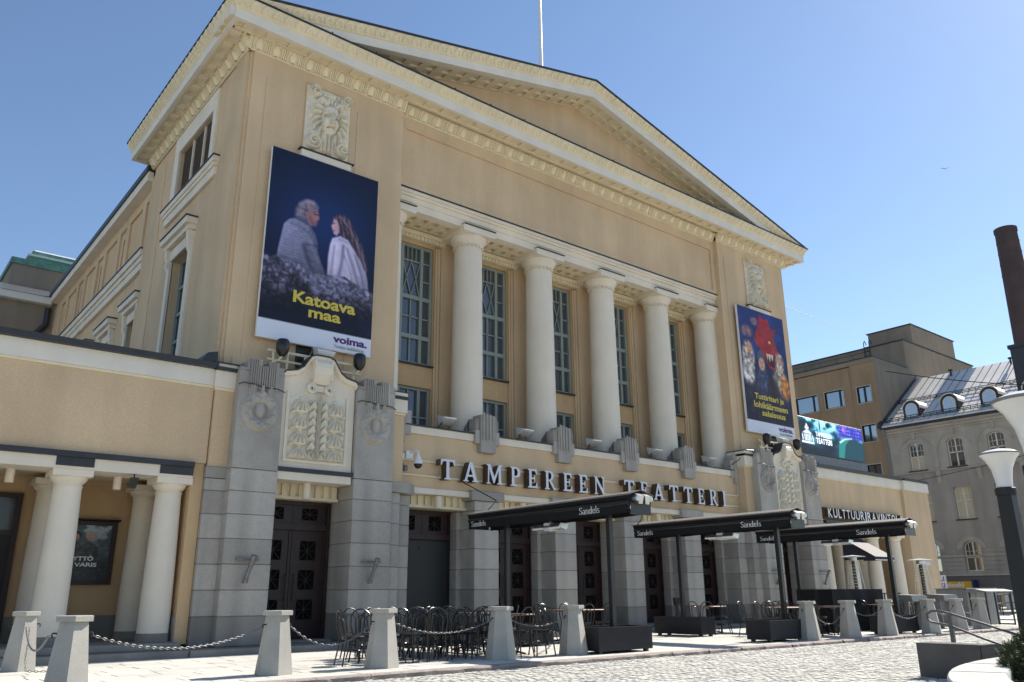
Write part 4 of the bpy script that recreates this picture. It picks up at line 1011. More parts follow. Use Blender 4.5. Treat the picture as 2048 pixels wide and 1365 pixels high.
# dress of the woman
dm = PG([(488,592),(540,580),(582,605),(622,670),(652,720),(682,790),(692,850),(695,900),(640,885),(600,855),(560,822),(500,818),(456,808),(462,700),(474,630)]); gx, gy = uv(500,650)
lay(dm, (.80,.76,.88), np.clip(1.12-1.0*np.hypot(U-gx, (V-gy)*1.2), .50, 1.1)*(.90+.2*nm))
for pts, w_, a_ in (([(552,640),(545,720),(525,812)],.016,.6),([(575,660),(600,740),(640,880)],.014,.45),([(620,700),(650,790),(670,880)],.014,.45),([(500,640),(490,720),(478,800)],.012,.35),([(560,700),(590,800),(600,850)],.010,.4),([(530,600),(575,620)],.012,.3)): p.fill(dm*ST(pts,w_,a_,0)[0], (.36,.33,.50))
for pts in ([(515,620),(505,720),(500,800)],[(565,660),(575,760),(590,830)],[(610,700),(640,810)]): p.fill(dm*ST(pts,.010,.4,0)[0], (.93,.90,.98))
lay(PG([(500,470),(522,478),(532,520),(530,560),(512,580),(497,568),(490,548),(482,522),(492,500)]), (.80,.63,.70), .90+.2*nm)
for pts, w_, a_ in (([(489,508),(503,505)],.005,.8),([(491,550),(500,549)],.005,.7)): p.fill(ST(pts,w_,a_,0)[0], (.30,.18,.25))
hm = PG([(498,472),(520,455),(556,459),(592,490),(612,540),(642,600),(668,660),(684,720),(691,792),(676,784),(650,722),(626,684),(602,642),(580,602),(546,588),(533,562),(528,520),(518,490)], .014); lay(hm, (.40,.33,.40), .55+.55*nf+.25*np.sin(U*150-V*60+5*nm))
p.fill(hm*ST([(540,470),(590,540),(640,640),(676,760)],.010,.55,0)[0], (.62,.52,.62)); p.fill(hm*ST([(540,520),(590,600),(640,700)],.010,.5,0)[0], (.18,.14,.20))
# rocks and shaggy rug
rm = PG([(70,680),(105,686),(130,694),(160,690),(180,712),(240,728),(300,752),(360,790),(440,812),(520,816),(600,852),(690,902),(722,922),(715,1100),(40,1000)], .012)
cr = np.abs(nm-.5)*2; rock = .62+.9*(n-.5)+.30*(nf-.5); rock = rock*np.clip(.45+1.6*cr, .45, 1.15); gv2 = uv(300,900)[1]; fall = np.clip(1.15-np.clip((V-.60)/.26, 0, 1)*1.0, .12, 1.1)
lay(rm, (.66,.63,.78), rock*fall*1.25)
for pts in ([(80,745),(150,735),(230,760),(300,790)],[(75,790),(160,790),(260,820)],[(90,850),(200,850),(300,880)],[(150,700),(170,740)],[(210,730),(200,780)]): p.fill(rm*ST(pts,.010,.55,0)[0], (.16,.15,.26))
rug = PG([(195,716),(280,738),(340,778),(380,802),(470,814),(560,842),(640,892),(690,922),(690,952),(600,938),(500,918),(400,884),(330,852),(280,815),(300,782)], .02); lay(rug, (.42,.42,.52), .35+1.25*nf)
p.fill(np.clip((V-.74)/.13,0,1)*.9, (.085,.085,.165)); p.fill(np.clip((n-.53)/.2,0,1)*np.clip((V-.8)/.05,0,1)*.5, (.19,.15,.31))
p.fill(np.clip((V-.905)/.002,0,1), (.84,.86,.91))
def banner(name, label, x0, x1, z0, z1, paint, y=17.80):
    B = thing(name, label, 'banner', ((x0+x1)/2, y, z0))
    MB().cbox(x0, x1, y, y+.10, z0, z1, .012).build('board', WHITEM, B)
    paint.build('print', plane_front(x0+.005, x1-.005, z0+.005, z1-.005, y-.003), B, PRINT); return B
B1 = banner('banner', 'dark blue theatre banner with a seated couple and yellow title Katoava maa', 6.86, 9.90, 6.93, 11.97, p)
def btext(B, body, x0, x1, z0, z1, u, v, w_, h_, m_, bold=.02, y=17.793, name='lettering'):
    W_, H_ = x1-x0, z1-z0; return front_text(body, x0+u*W_, y, z1-v*H_, w_*W_, h_*H_, m_, B, bold, name)
q1 = (6.86, 9.90, 6.93, 11.97)
btext(B1, 'Katoava', *q1, .275, .795, .56, .062, YELLOW, .028); btext(B1, 'maa', *q1, .415, .856, .29, .040, YELLOW, .028)
btext(B1, 'voima.', *q1, .645, .957, .315, .037, PURPLE, .035); btext(B1, 'Voimakas henkilöstötalo', *q1, .655, .984, .28, .018, GREYPR, 0)
# --- right banner: red dragon above a crowd of costumed figures
p = Paint(120, 200, 1.6); U, V = p.U, p.V; n = vnoise(120,200,6,10,5,4); nf = vnoise(120,200,26,42,6,3)
p.fill(np.ones_like(U), (.13,.17,.42)); p.fill(np.clip(V-.1,0,1)*1.6, (.10,.09,.16)); p.fill(np.clip((n-.5)/.2,0,1)*.5, (.22,.30,.62))
p.fill(p.ell(.16,.20,.16,.10,.5)*nf, (.85,.55,.42)); p.fill(p.ell(.34,.10,.10,.07,.5)*nf, (.88,.60,.45))
rd = np.stack([.62+.35*(nf-.5), .13+.16*(n-.5), .14+.1*(n-.5)], -1)
p.fill(p.poly([(.38,.16),(.48,.02),(.56,.06),(.64,.04),(.72,.14),(.82,.10),(.74,.20),(.80,.30),(.78,.40),(.70,.46),(.60,.46),(.52,.40),(.46,.33),(.36,.30),(.30,.24)]), rd)
p.fill(p.poly([(.52,.35),(.62,.36),(.74,.33),(.78,.38),(.70,.45),(.58,.43)]), (.25,.03,.04)); p.fill(p.poly([(.54,.34),(.56,.40),(.58,.35),(.61,.41),(.64,.35),(.67,.40),(.70,.34)]), (.85,.80,.72))
p.fill(p.ell(.64,.24,.03,.022,.4), (.95,.8,.3))
for cx_, cv_, rx_, ry_, c1 in ((.15,.40,.15,.24,(.78,.70,.62)),(.13,.52,.16,.22,(.86,.82,.78)),(.82,.40,.12,.17,(.86,.78,.68)),(.80,.55,.19,.24,(.74,.66,.56)),(.90,.60,.12,.20,(.85,.52,.20)),(.42,.62,.17,.32,(.30,.32,.42)),(.62,.66,.16,.24,(.20,.14,.14)),(.2,.72,.22,.2,(.25,.22,.26))):
    e_ = p.ell(cx_,cv_,rx_,ry_,.35); p.fill(e_*(.35+.9*nf), np.array(c1)[None,None,:]*(.55+.8*nf[...,None]))
for cx_, cv_, r_ in ((.18,.33,.062),(.42,.44,.075),(.82,.37,.055)):
    p.fill(p.ell(cx_,cv_,r_,r_*1.3,.2), (.80,.60,.50)); p.fill(p.ell(cx_-.02,cv_-.012,.012,.008,.5), (.2,.12,.12)); p.fill(p.ell(cx_+.025,cv_-.012,.012,.008,.5), (.2,.12,.12)); p.fill(p.ell(cx_+.004,cv_+.028,.022,.008,.5), (.55,.18,.18))
p.fill(p.poly([(.33,.42),(.35,.35),(.42,.32),(.49,.35),(.51,.42),(.47,.39),(.38,.39)]), (.34,.33,.38))
p.fill(np.clip((V-.62)/.2,0,1)*.72, (.10,.08,.14)); p.fill(np.clip((nf-.55)/.15,0,1)*np.clip((V-.66)/.05,0,1)*.5, (.36,.20,.24)); p.fill(np.clip((V-.905)/.002,0,1), (.84,.86,.91))
q2 = (26.10, 29.25, 6.93, 12.02)
B2 = banner('banner', 'colourful theatre banner with a red dragon and yellow title Tuttiritari ja lohikäärmeen salaisuus', *q2, p)
btext(B2, 'Tuttiritari ja', *q2, .20, .745, .62, .058, YELLOW, .022); btext(B2, 'lohikäärmeen', *q2, .17, .800, .72, .050, YELLOW, .022); btext(B2, 'salaisuus', *q2, .32, .858, .50, .047, YELLOW, .022)
btext(B2, 'voima.', *q2, .64, .957, .32, .037, PURPLE, .035); btext(B2, 'Voimakas henkilöstötalo', *q2, .655, .984, .28, .018, GREYPR, 0)
# --- LED screen on the right-hand wing
p = Paint(170, 60, .3); U, V = p.U, p.V; n = vnoise(170,60,9,4,9,4); nf = vnoise(170,60,60,20,10,2)
p.fill(np.ones_like(U), (.03,.09,.15)); cl = np.clip((n-.38)/.25,0,1); p.fill(cl*np.clip(1.1-V,0,1), (.10,.52,.66)); p.fill(np.clip((n-.56)/.12,0,1)*np.clip(1-V*1.1,0,1), (.70,.90,.95)); p.fill(np.clip((V-.62)/.3,0,1)*np.clip((.55-U)/.1,0,1), (.03,.07,.12))
gr = ((np.sin(U*260) > .2) & (np.sin(V*60) > -.2)); p.fill(np.clip((U-.58)/.1,0,1)*np.clip((.42-V)/.1,0,1), (.16,.14,.62)); p.fill(np.clip((U-.6)/.08,0,1)*np.clip((.40-V)/.1,0,1)*gr*nf, (.62,.70,1.0)); p.fill(p.ell(.72,.12,.05,.05,.8)*nf, (1,.55,.9))
p.fill(p.poly([(.60,.95),(.63,.52),(.72,.38),(.84,.34),(1.01,.45),(1.01,1.01),(.6,1.01)]), (.06,.22,.27)); p.fill(p.poly([(.60,.95),(.63,.52),(.72,.38),(.80,.36),(.72,.60),(.68,1.01),(.60,1.01)]), (.13,.46,.45)); p.fill(p.poly([(.63,.52),(.72,.38),(.84,.33),(.84,.36),(.73,.42),(.645,.56)]), (.75,.86,.86)); p.fill(p.ell(.36,.16,.012,.06,.6), (.02,.05,.08)); p.fill(p.ell(.48,.10,.04,.03,.5), (.02,.05,.08))
def roofpoly(P_): return p.poly(P_, .004)
for P_ in ([(.09,.74),(.26,.74),(.26,.68),(.09,.68)],[(.10,.66),(.115,.66),(.115,.48),(.10,.48)],[(.13,.66),(.225,.66),(.225,.47),(.13,.47)],[(.24,.66),(.255,.66),(.25,.48),(.24,.48)],[(.105,.45),(.175,.33),(.245,.45)],[(.15,.32),(.20,.32),(.20,.25),(.15,.25)],[(.158,.24),(.175,.14),(.192,.24)]): p.fill(roofpoly(P_), (.92,.95,.97))
for k in range(4): p.fill(roofpoly([(.143+.021*k,.64),(.15+.021*k,.64),(.15+.021*k,.49),(.143+.021*k,.49)]), (.08,.25,.35))
LS = thing('led_screen', 'wide blue LED screen showing a ship on the right-hand wing roof', 'screen', (33.4, 18.6, 6.1))
MB().cbox(30.4, 36.05, 18.53, 18.75, 6.72, 8.27, .01).build('cabinet', BLACKM, LS); p.build('screen', plane_front(30.43, 36.0, 6.76, 8.24, 18.526), LS, SCREEN)
b = MB(); b.box(30.3, 36.2, 18.55, 18.72, 6.35, 6.70); b.build('base_beam', GREYM, LS)
for x in (31, 33.2, 35.6): MB().box(x-.05, x+.05, 18.56, 18.7, 6.0, 6.35).build('foot', GREYM, LS)
LEDW = mat('led_white', (.85,.9,.95), .4, 0, emit=.8)
front_text('TAMPEREEN', 32.05, 18.522, 7.52, 1.25, .20, LEDW, LS, .0); front_text('TEATTERI', 32.05, 18.522, 7.22, 1.25, .24, LEDW, LS, .01)
# --- framed poster in the left portico
p = Paint(70, 90, 1.3); U, V = p.U, p.V; n = vnoise(70,90,7,9,15,4); nf = vnoise(70,90,22,28,16,2)
p.fill(np.ones_like(U), (.30,.34,.36)); p.fill(np.clip((n-.42)/.2,0,1)*np.clip(.75-V,0,1)*1.5, (.66,.70,.72)); p.fill(np.clip((nf-.55)/.2,0,1)*.4, (.35,.40,.42))
for cx_, hair in ((.42,(.12,.12,.14)),(.66,(.62,.60,.58))):
    p.fill(p.ell(cx_,.50,.19,.26,.2), np.array((.26,.26,.27))[None,None,:]*(.6+.8*nf[...,None])); p.fill(p.ell(cx_,.19,.095,.11,.2), hair); p.fill(p.ell(cx_,.22,.065,.09,.2), (.72,.56,.48)); p.fill(p.ell(cx_,.245,.03,.012,.4), (.55,.22,.2))
p.fill(np.clip((V-.50)/.2,0,1)*.75, (.16,.18,.19)); p.fill(np.clip((nf-.5)/.2,0,1)*np.clip((V-.4)/.2,0,1)*.4, (.34,.36,.37))
FC = thing('poster_case', 'brown framed glass poster case titled TYTTÖ JA VARIS on the portico wall', 'poster', (4.3, 20.25, 1.4))
MB().cbox(3.55, 5.0, 20.17, 20.30, 1.38, 2.74, .01).build('frame', DOOR, FC); MB().cbox(3.5, 5.05, 20.12, 20.3, 2.743, 2.78, .006).build('cap', DOORD, FC)
p.build('print', plane_front(3.66, 4.88, 1.48, 2.64, 20.165), FC, PRINTG)
front_text('TYTTÖ', 4.08, 20.162, 1.88, .50, .11, WHITEPR, FC, .03); front_text('JA VARIS', 4.00, 20.162, 1.73, .66, .11, WHITEPR, FC, .03)

# ================================================================== FITTINGS ON THE FACADE
def flag_holder(x, label):
    t = thing('flag_holder', label, 'flag holder', (x, 17.33, 1.4), 'steel flag holders on the portal piers')
    MB().box(x-.29, x+.22, 17.28, 17.335, 1.835, 1.875).build('bracket', GALV, t)
    MB().tube([(x-.06,17.29,1.40),(x-.02,17.20,1.66),(x+.02,17.09,1.93)], [.038,.045,.062], 10).build('tube', GALV, t, True)
    MB().lathe((x-.06,17.27,1.37), [(.05,0),(.06,.03),(.05,.07)], 10).build('foot', GALV, t, True)
for x, l in ((6.96,'steel flag holder on the left pier of the left portal'),(9.93,'steel flag holder on the right pier of the left portal'),(26.30,'steel flag holder on the left pier of the right portal'),(29.4,'steel flag holder on the right pier of the right portal')): flag_holder(x, l)
def floodlight(x, label):
    t = thing('floodlight', label, 'floodlight', (x, 18.15, 5.45), 'floodlights along the terrace ledge')
    b = MB(); b.hexa([(x-.2,17.98,5.70),(x+.2,17.98,5.70),(x+.2,18.26,5.58),(x-.2,18.26,5.58)],[(x-.21,17.94,5.74),(x+.21,17.94,5.74),(x+.21,18.32,5.84),(x-.21,18.32,5.84)]); b.build('housing', LIGHTM, t)
    MB().box(x-.15, x+.15, 17.935, 17.965, 5.705, 5.735).build('visor', WHITEM, t)
    MB().tube([(x-.12,18.2,5.62),(x-.28,18.1,5.47)], .02, 6).build('arm', BLACKM, t); MB().box(x-.34, x-.2, 18.02, 18.2, 5.43, 5.47).build('foot', BLACKM, t)
for x, wh in zip((12.55,15.35,18.2,21.1,24.0), ('leftmost bay','second bay','middle bay','fourth bay','last bay')): floodlight(x, f'small pale floodlight on the terrace ledge in the {wh} of the colonnade')
both(lambda s, X: None)
for side, xc in (('left', 8.38), ('right', 27.82)):
    t = thing('light_rail', f'beige pipe rail with supports above the {side} portal', 'rail', (xc, 17.6, 6.5))
    MB().tube([(xc-1.25,17.7,6.62),(xc+1.2,17.7,6.62)], .035, 6).build('pipe', CREAM, t); 
    MB().tube([(xc-1.25,17.7,6.40),(xc+1.2,17.7,6.40)], .03, 6).build('pipe', CREAM, t)
    for a in (-1.1, -.75, -.3, .55, 1.0): MB().tube([(xc+a,17.7,6.1),(xc+a,17.7,6.62)], .03, 6).build('upright', CREAM, t)
    for a, wh in ((-.95,'left'),(1.08,'right')):
        k = thing('spotlight', f'black round spotlight at the {wh} end of the rail over the {side} portal', 'spotlight', (xc+a, 17.5, 6.5), 'black spotlights over the portals')
        MB().lathe((xc+a,17.55,6.58), [(.05,-.12),(.13,-.02),(.155,.08),(.15,.26),(.12,.30)], 14).build('housing', BLACKM, k, True); MB().tube([(xc+a,17.55,6.48),(xc+a-.05,17.62,6.38),(xc+a-.1,17.7,6.36)], .03, 6).build('bracket', CREAM, k)
    k = thing('floodlight', f'pale square floodlight under the banner over the {side} portal', 'floodlight', (xc+.1, 17.5, 6.6))
    b = MB(); b.hexa([(xc-.08,17.45,6.62),(xc+.28,17.45,6.62),(xc+.26,17.65,6.56),(xc-.06,17.65,6.56)],[(xc-.14,17.38,6.76),(xc+.34,17.38,6.76),(xc+.34,17.68,6.88),(xc-.14,17.68,6.88)]); b.build('housing', LIGHTM, k); MB().tube([(xc+.1,17.62,6.56),(xc+.1,17.69,6.42)], .03, 6).build('bracket', CREAM, k)
t = thing('camera', 'white dome security camera hanging from an arm beside the left portal', 'camera', (11.35, 17.9, 4.5))
MB().box(11.12, 11.32, 17.88, 17.98, 4.48, 4.68).build('junction_box', WHITEM, t); MB().box(10.98, 11.08, 17.9, 17.98, 4.48, 4.60).build('junction_box', WHITEM, t)
MB().tube([(11.25,17.9,4.62),(11.3,17.72,4.68),(11.34,17.66,4.62),(11.34,17.66,4.52)], .03, 8).build('arm', WHITEM, t, True); MB().lathe((11.34,17.66,4.32), [(.12,0),(.115,.06),(.07,.15),(.04,.22)], 16).build('housing', WHITEM, t, True); MB().lathe((11.34,17.66,4.20), [(.02,0),(.07,.02),(.1,.07),(.11,.119)], 16).build('dome', BLACKM, t, True)
t = thing('junction_box', 'small grey junction box under the security camera', 'box', (11.05,17.95,4.1)); MB().cbox(10.92, 11.05, 17.88, 17.978, 4.16, 4.34, .01).build('box', GREYM, t); MB().cbox(11.09, 11.19, 17.9, 17.978, 4.16, 4.30, .01).build('socket', GREYM, t)
for side, f_ in (('left', lambda x: x), ('right', fr)):
    o = MB().tube([(f_(10.93),17.92,6.05),(f_(10.93),17.92,4.5)], .018, 6).build('conduit', LIGHTM); o['label'] = f'thin pale conduit running down the wall beside the {side} portal'; o['category'] = 'pipe'
t = thing('loudspeaker', 'small black loudspeaker hanging under the left portico lintel', 'loudspeaker', (4.55,17.75,3.3))
MB().hexa([(4.47,17.62,3.2),(4.60,17.62,3.2),(4.60,17.78,3.23),(4.47,17.78,3.23)],[(4.51,17.58,3.42),(4.64,17.58,3.42),(4.64,17.76,3.44),(4.51,17.76,3.44)]).build('cabinet', BLACKM, t); MB().tube([(4.57,17.68,3.42),(4.57,17.72,3.5)], .015, 6).build('bracket', BLACKM, t)
t = thing('flagpole', 'tall white flagpole rising behind the pediment roof', 'flagpole', (18.1,20.15,18.4)); MB().lathe((18.1,20.15,18.2), [(.085,0),(.05,9.0),(.03,9.02)], 10).build('pole', WHITEM, t, True)
t = thing('awning', 'dark navy fabric canopy over the restaurant door in the right portico', 'canopy', (32.8,16.9,2.3))
MB().prism([(31.55,17.65,3.2),(31.55,16.35,2.42),(31.55,16.35,2.30),(31.55,17.65,3.1)], (1.5,0,0)).build('fabric', BLUEBLK, t); MB().prism([(31.54,17.64,3.1),(31.54,16.37,2.30),(31.54,17.64,2.32)], (.02,0,0)).build('side_flap', BLUEBLK, t); MB().prism([(33.04,17.64,3.1),(33.04,16.37,2.30),(33.04,17.64,2.32)], (.02,0,0)).build('side_flap', BLUEBLK, t)
MB().tube([(31.55,16.36,2.3),(33.05,16.36,2.3)], .02, 6).build('front_bar', STEEL, t)
t = thing('house_number', 'small dark and pale house number plate on the end pier', 'sign', (39,17.57,2.3)); MB().box(37.75,37.95,17.55,17.578,2.22,2.42).build('number_plate', IRON, t); MB().box(38.0,38.75,17.55,17.578,2.22,2.40).build('street_plate', LIGHTM, t); front_text('2', 37.81, 17.546, 2.26, .08, .12, WHITEPR, t, .02)

# ================================================================== BOLLARDS AND CHAINS
def hexring(c, r, z, a0): return [(c[0]+r*math.cos(a0+PI/3*k), c[1]+r*math.sin(a0+PI/3*k), z) for k in range(6)]
def bollard(x, y, label, a0):
    t = thing('bollard', label, 'bollard', (x, y, 0), 'six-sided granite bollards along the kerb')
    b = MB(); rs_ = [(.285,0),(.282,.02),(.175,.83)]; a0 = math.radians(20); rings = [hexring((x,y),r,z,a0) for r,z in rs_]; n = 6
    vs = [q_ for R in rings for q_ in R]; fs = [tuple(range(6))[::-1], tuple(range(12,18))]
    for k in range(2):
        for i in range(6): j = (i+1)%6; fs.append((k*6+i,k*6+j,k*6+6+j,k*6+6+i))
    b.add(vs, fs); b.build('shaft', BOLL, t)
    c = MB(); vs = hexring((x,y),.225,.832,a0)+hexring((x,y),.23,.836,a0)+hexring((x,y),.23,.895,a0)+hexring((x,y),.222,.90,a0)
    fs = [tuple(range(6))[::-1], tuple(range(18,24))]
    for k in range(3):
        for i in range(6): j = (i+1)%6; fs.append((k*6+i,k*6+j,k*6+6+j,k*6+6+i))
    c.add(vs, fs); c.build('cap', BOLL, t)
    for s in (-1, 1): MB().tube([(x+s*(.165), y, .70),(x+s*.215, y, .705),(x+s*.225, y, .68),(x+s*.215,y,.655)], .011, 5).build('ring_bolt', IRON, t)
    return t
BO = [(2.47,11.36,'granite bollard nearest the left edge of the street front, chain hanging on both sides',.30),(2.72,15.85,'granite bollard beside the left portico with a loose chain on its face',.15),
 (5.47,12.31,'granite bollard standing alone in front of the left portal',.28),(7.27,12.24,'granite bollard at the left end of the crowd of cafe chairs',.24),(9.66,12.16,'granite bollard between the chair crowd and the first table',.2),(11.46,12.18,'granite bollard touching the first black planter box',.2),
 (18.78,11.64,'granite bollard against the right end of the second kerbside planter',.1),(20.46,11.52,'granite bollard in front of the black bar cover, chain on both sides',.1),(22.25,11.46,'granite bollard just left of the third kerbside planter',.08),(24.33,11.27,'granite bollard at the right end of the third kerbside planter',.08),(26.33,11.37,'granite bollard behind the curved handrail end',.05),(28.10,11.45,'granite bollard farthest right beside the tall bar table',.05)]
for x, y, l, a in BO: bollard(x, y, l, a)
link_cache = {}
def chain(pts, label, r=.0046, kind_n=None):
    """links strung along a polyline; all links of one chain are one mesh, too small to pick apart"""
    pts = [Vector(p) for p in pts]; L = [0]
    for a, c in zip(pts, pts[1:]): L.append(L[-1]+(c-a).length)
    pitch = .052; n = int(L[-1]/pitch); b = MB()
    def at(s):
        for i in range(len(pts)-1):
            if s <= L[i+1] or i == len(pts)-2:
                return pts[i].lerp(pts[i+1], (s-L[i])/max(1e-6, L[i+1]-L[i])), (pts[i+1]-pts[i]).normalized()
    for k in range(n):
        p_, d = at((k+.5)*L[-1]/n); a = Vector((0,0,1)) if abs(d.z) < .8 else Vector((1,0,0)); u = d.cross(a).normalized(); v = u.cross(d)
        if k % 2: u = v
        loop = []
        for i in range(8):
            an = 2*PI*i/8; loop.append(p_+d*math.cos(an)*.034+u*math.sin(an)*.013)
        b.tube(loop, r, 4, closed=True)
    o = b.build('chain', GALV); o['label'] = label; o['category'] = 'chain'; o['group'] = 'chains between the bollards'; return o
def sag(p, q_, d, n=16): return [(p[0]+(q_[0]-p[0])*i/n, p[1]+(q_[1]-p[1])*i/n, p[2]+(q_[2]-p[2])*i/n-4*d*(i/n)*(1-i/n)) for i in range(n+1)]
def hook(i, s): x, y = BO[i][0], BO[i][1]; return (x+s*.22, y, .67)
for i, j, d, l in ((0,2,.22,'long chain sagging from the nearest left bollard to the lone bollard'),(2,3,.30,'chain between the lone bollard and the chair crowd bollard'),(3,4,.19,'chain hanging in front of the crowd of cafe chairs'),(4,5,.13,'short chain in front of the first cafe table'),(6,7,.32,'chain sagging low left of the black bar cover bollard'),(7,8,.16,'chain in front of the black bar cover'),(8,9,.27,'chain hanging across the third kerbside planter'),(9,10,.2,'chain between the two bollards behind the handrail'),(10,11,.2,'chain at the far right end of the bollard row')):
    chain(sag(hook(i, 1), hook(j, -1), d), l)
chain(sag((2.70,15.60,.66), (2.25,11.55,.67), .25), 'chain joining the two bollards nearest the left portico')
chain([(2.74,15.56,.66),(2.75,15.52,.45),(2.74,15.50,.2),(2.76,15.45,.012),(2.9,15.3,.012),(3.1,15.2,.012)], 'loose chain end hanging down to the paving by the left portico')

# ================================================================== CAFE AWNINGS AND PLANTERS
def ell_pts(cx, cy_, rx, ry, a0, a1, n=14): return [(cx+rx*math.cos(math.radians(a0+(a1-a0)*i/n)), cy_+ry*math.sin(math.radians(a0+(a1-a0)*i/n))) for i in range(n+1)]
def serif_word():
    """'Sandels' drawn with thick and thin pen strokes"""
    K, T_ = .115, .045; out = []
    def st(pts, w): out.append((pts, w))
    def vbar(x, y0, y1): st([(x,y0),(x,y1)], [K,K])
    def ser(x, y, l=.11): st([(x-l,y+.018),(x+l,y+.018)], [.036,.036])
    def ringw(pts):
        n = len(pts); return [T_+(K-T_)*abs(math.cos(math.atan2(pts[min(i+1,n-1)][0]-pts[max(i-1,0)][0], pts[min(i+1,n-1)][1]-pts[max(i-1,0)][1]))) for i in range(n)]
    x = 0
    S = ell_pts(.27,.76,.19,.20,20,265)+ell_pts(.27,.26,.21,.22,85,-160)[1:]; st(S, ringw(S)); st([(.455,.98),(.455,.78)],[.03,.05]); st([(.05,.02),(.05,.24)],[.03,.05])
    def bowl(x, rx=.185): p_ = ell_pts(x+rx,.31,rx,.30,0,360,22); st(p_, ringw(p_))
    x = .60                                             # a
    p_ = ell_pts(x+.20,.44,.17,.17,150,0); st(p_, ringw(p_)); vbar(x+.37,.06,.46); ser(x+.42,0,.07); p_ = ell_pts(x+.21,.18,.16,.165,80,330); st(p_, ringw(p_))
    x = 1.10                                            # n
    vbar(x+.10,0,.60); ser(x+.10,0); ser(x+.05,.575,.06); p_ = ell_pts(x+.29,.40,.19,.20,165,0); st(p_, ringw(p_)); vbar(x+.47,0,.41); ser(x+.47,0)
    x = 1.74                                            # d
    bowl(x+.02); vbar(x+.40,.0,1.0); ser(x+.35,.965,.06); ser(x+.46,0,.06)
    x = 2.32                                            # e
    p_ = ell_pts(x+.22,.31,.19,.30,5,325,22); st(p_, ringw(p_)); st([(x+.05,.33),(x+.40,.33)], [.045,.045])
    x = 2.82                                            # l
    vbar(x+.12,0,1.0); ser(x+.12,0); ser(x+.07,.965,.06)
    x = 3.12                                            # s
    p_ = ell_pts(x+.19,.46,.125,.145,25,260,10)+ell_pts(x+.19,.16,.145,.155,85,-155,10)[1:]; st(p_, [v*.85 for v in ringw(p_)]); st([(x+.31,.60),(x+.31,.46)],[.025,.04]); st([(x+.04,.02),(x+.04,.17)],[.025,.04])
    b = MB()
    for k, (pts, ws_) in enumerate(out):
        z = .0004*(k % 7); L_, R_ = [], []
        for i, (px, py) in enumerate(pts):
            q0, q1 = pts[max(i-1,0)], pts[min(i+1,len(pts)-1)]; dx, dy = q1[0]-q0[0], q1[1]-q0[1]; l = math.hypot(dx,dy) or 1; w_ = ws_[i]/2
            L_.append((px-dy/l*w_, py+dx/l*w_, z)); R_.append((px+dy/l*w_, py-dx/l*w_, z))
        b.grid([L_, R_])
    return b.mesh('lettering', WHITEPR)
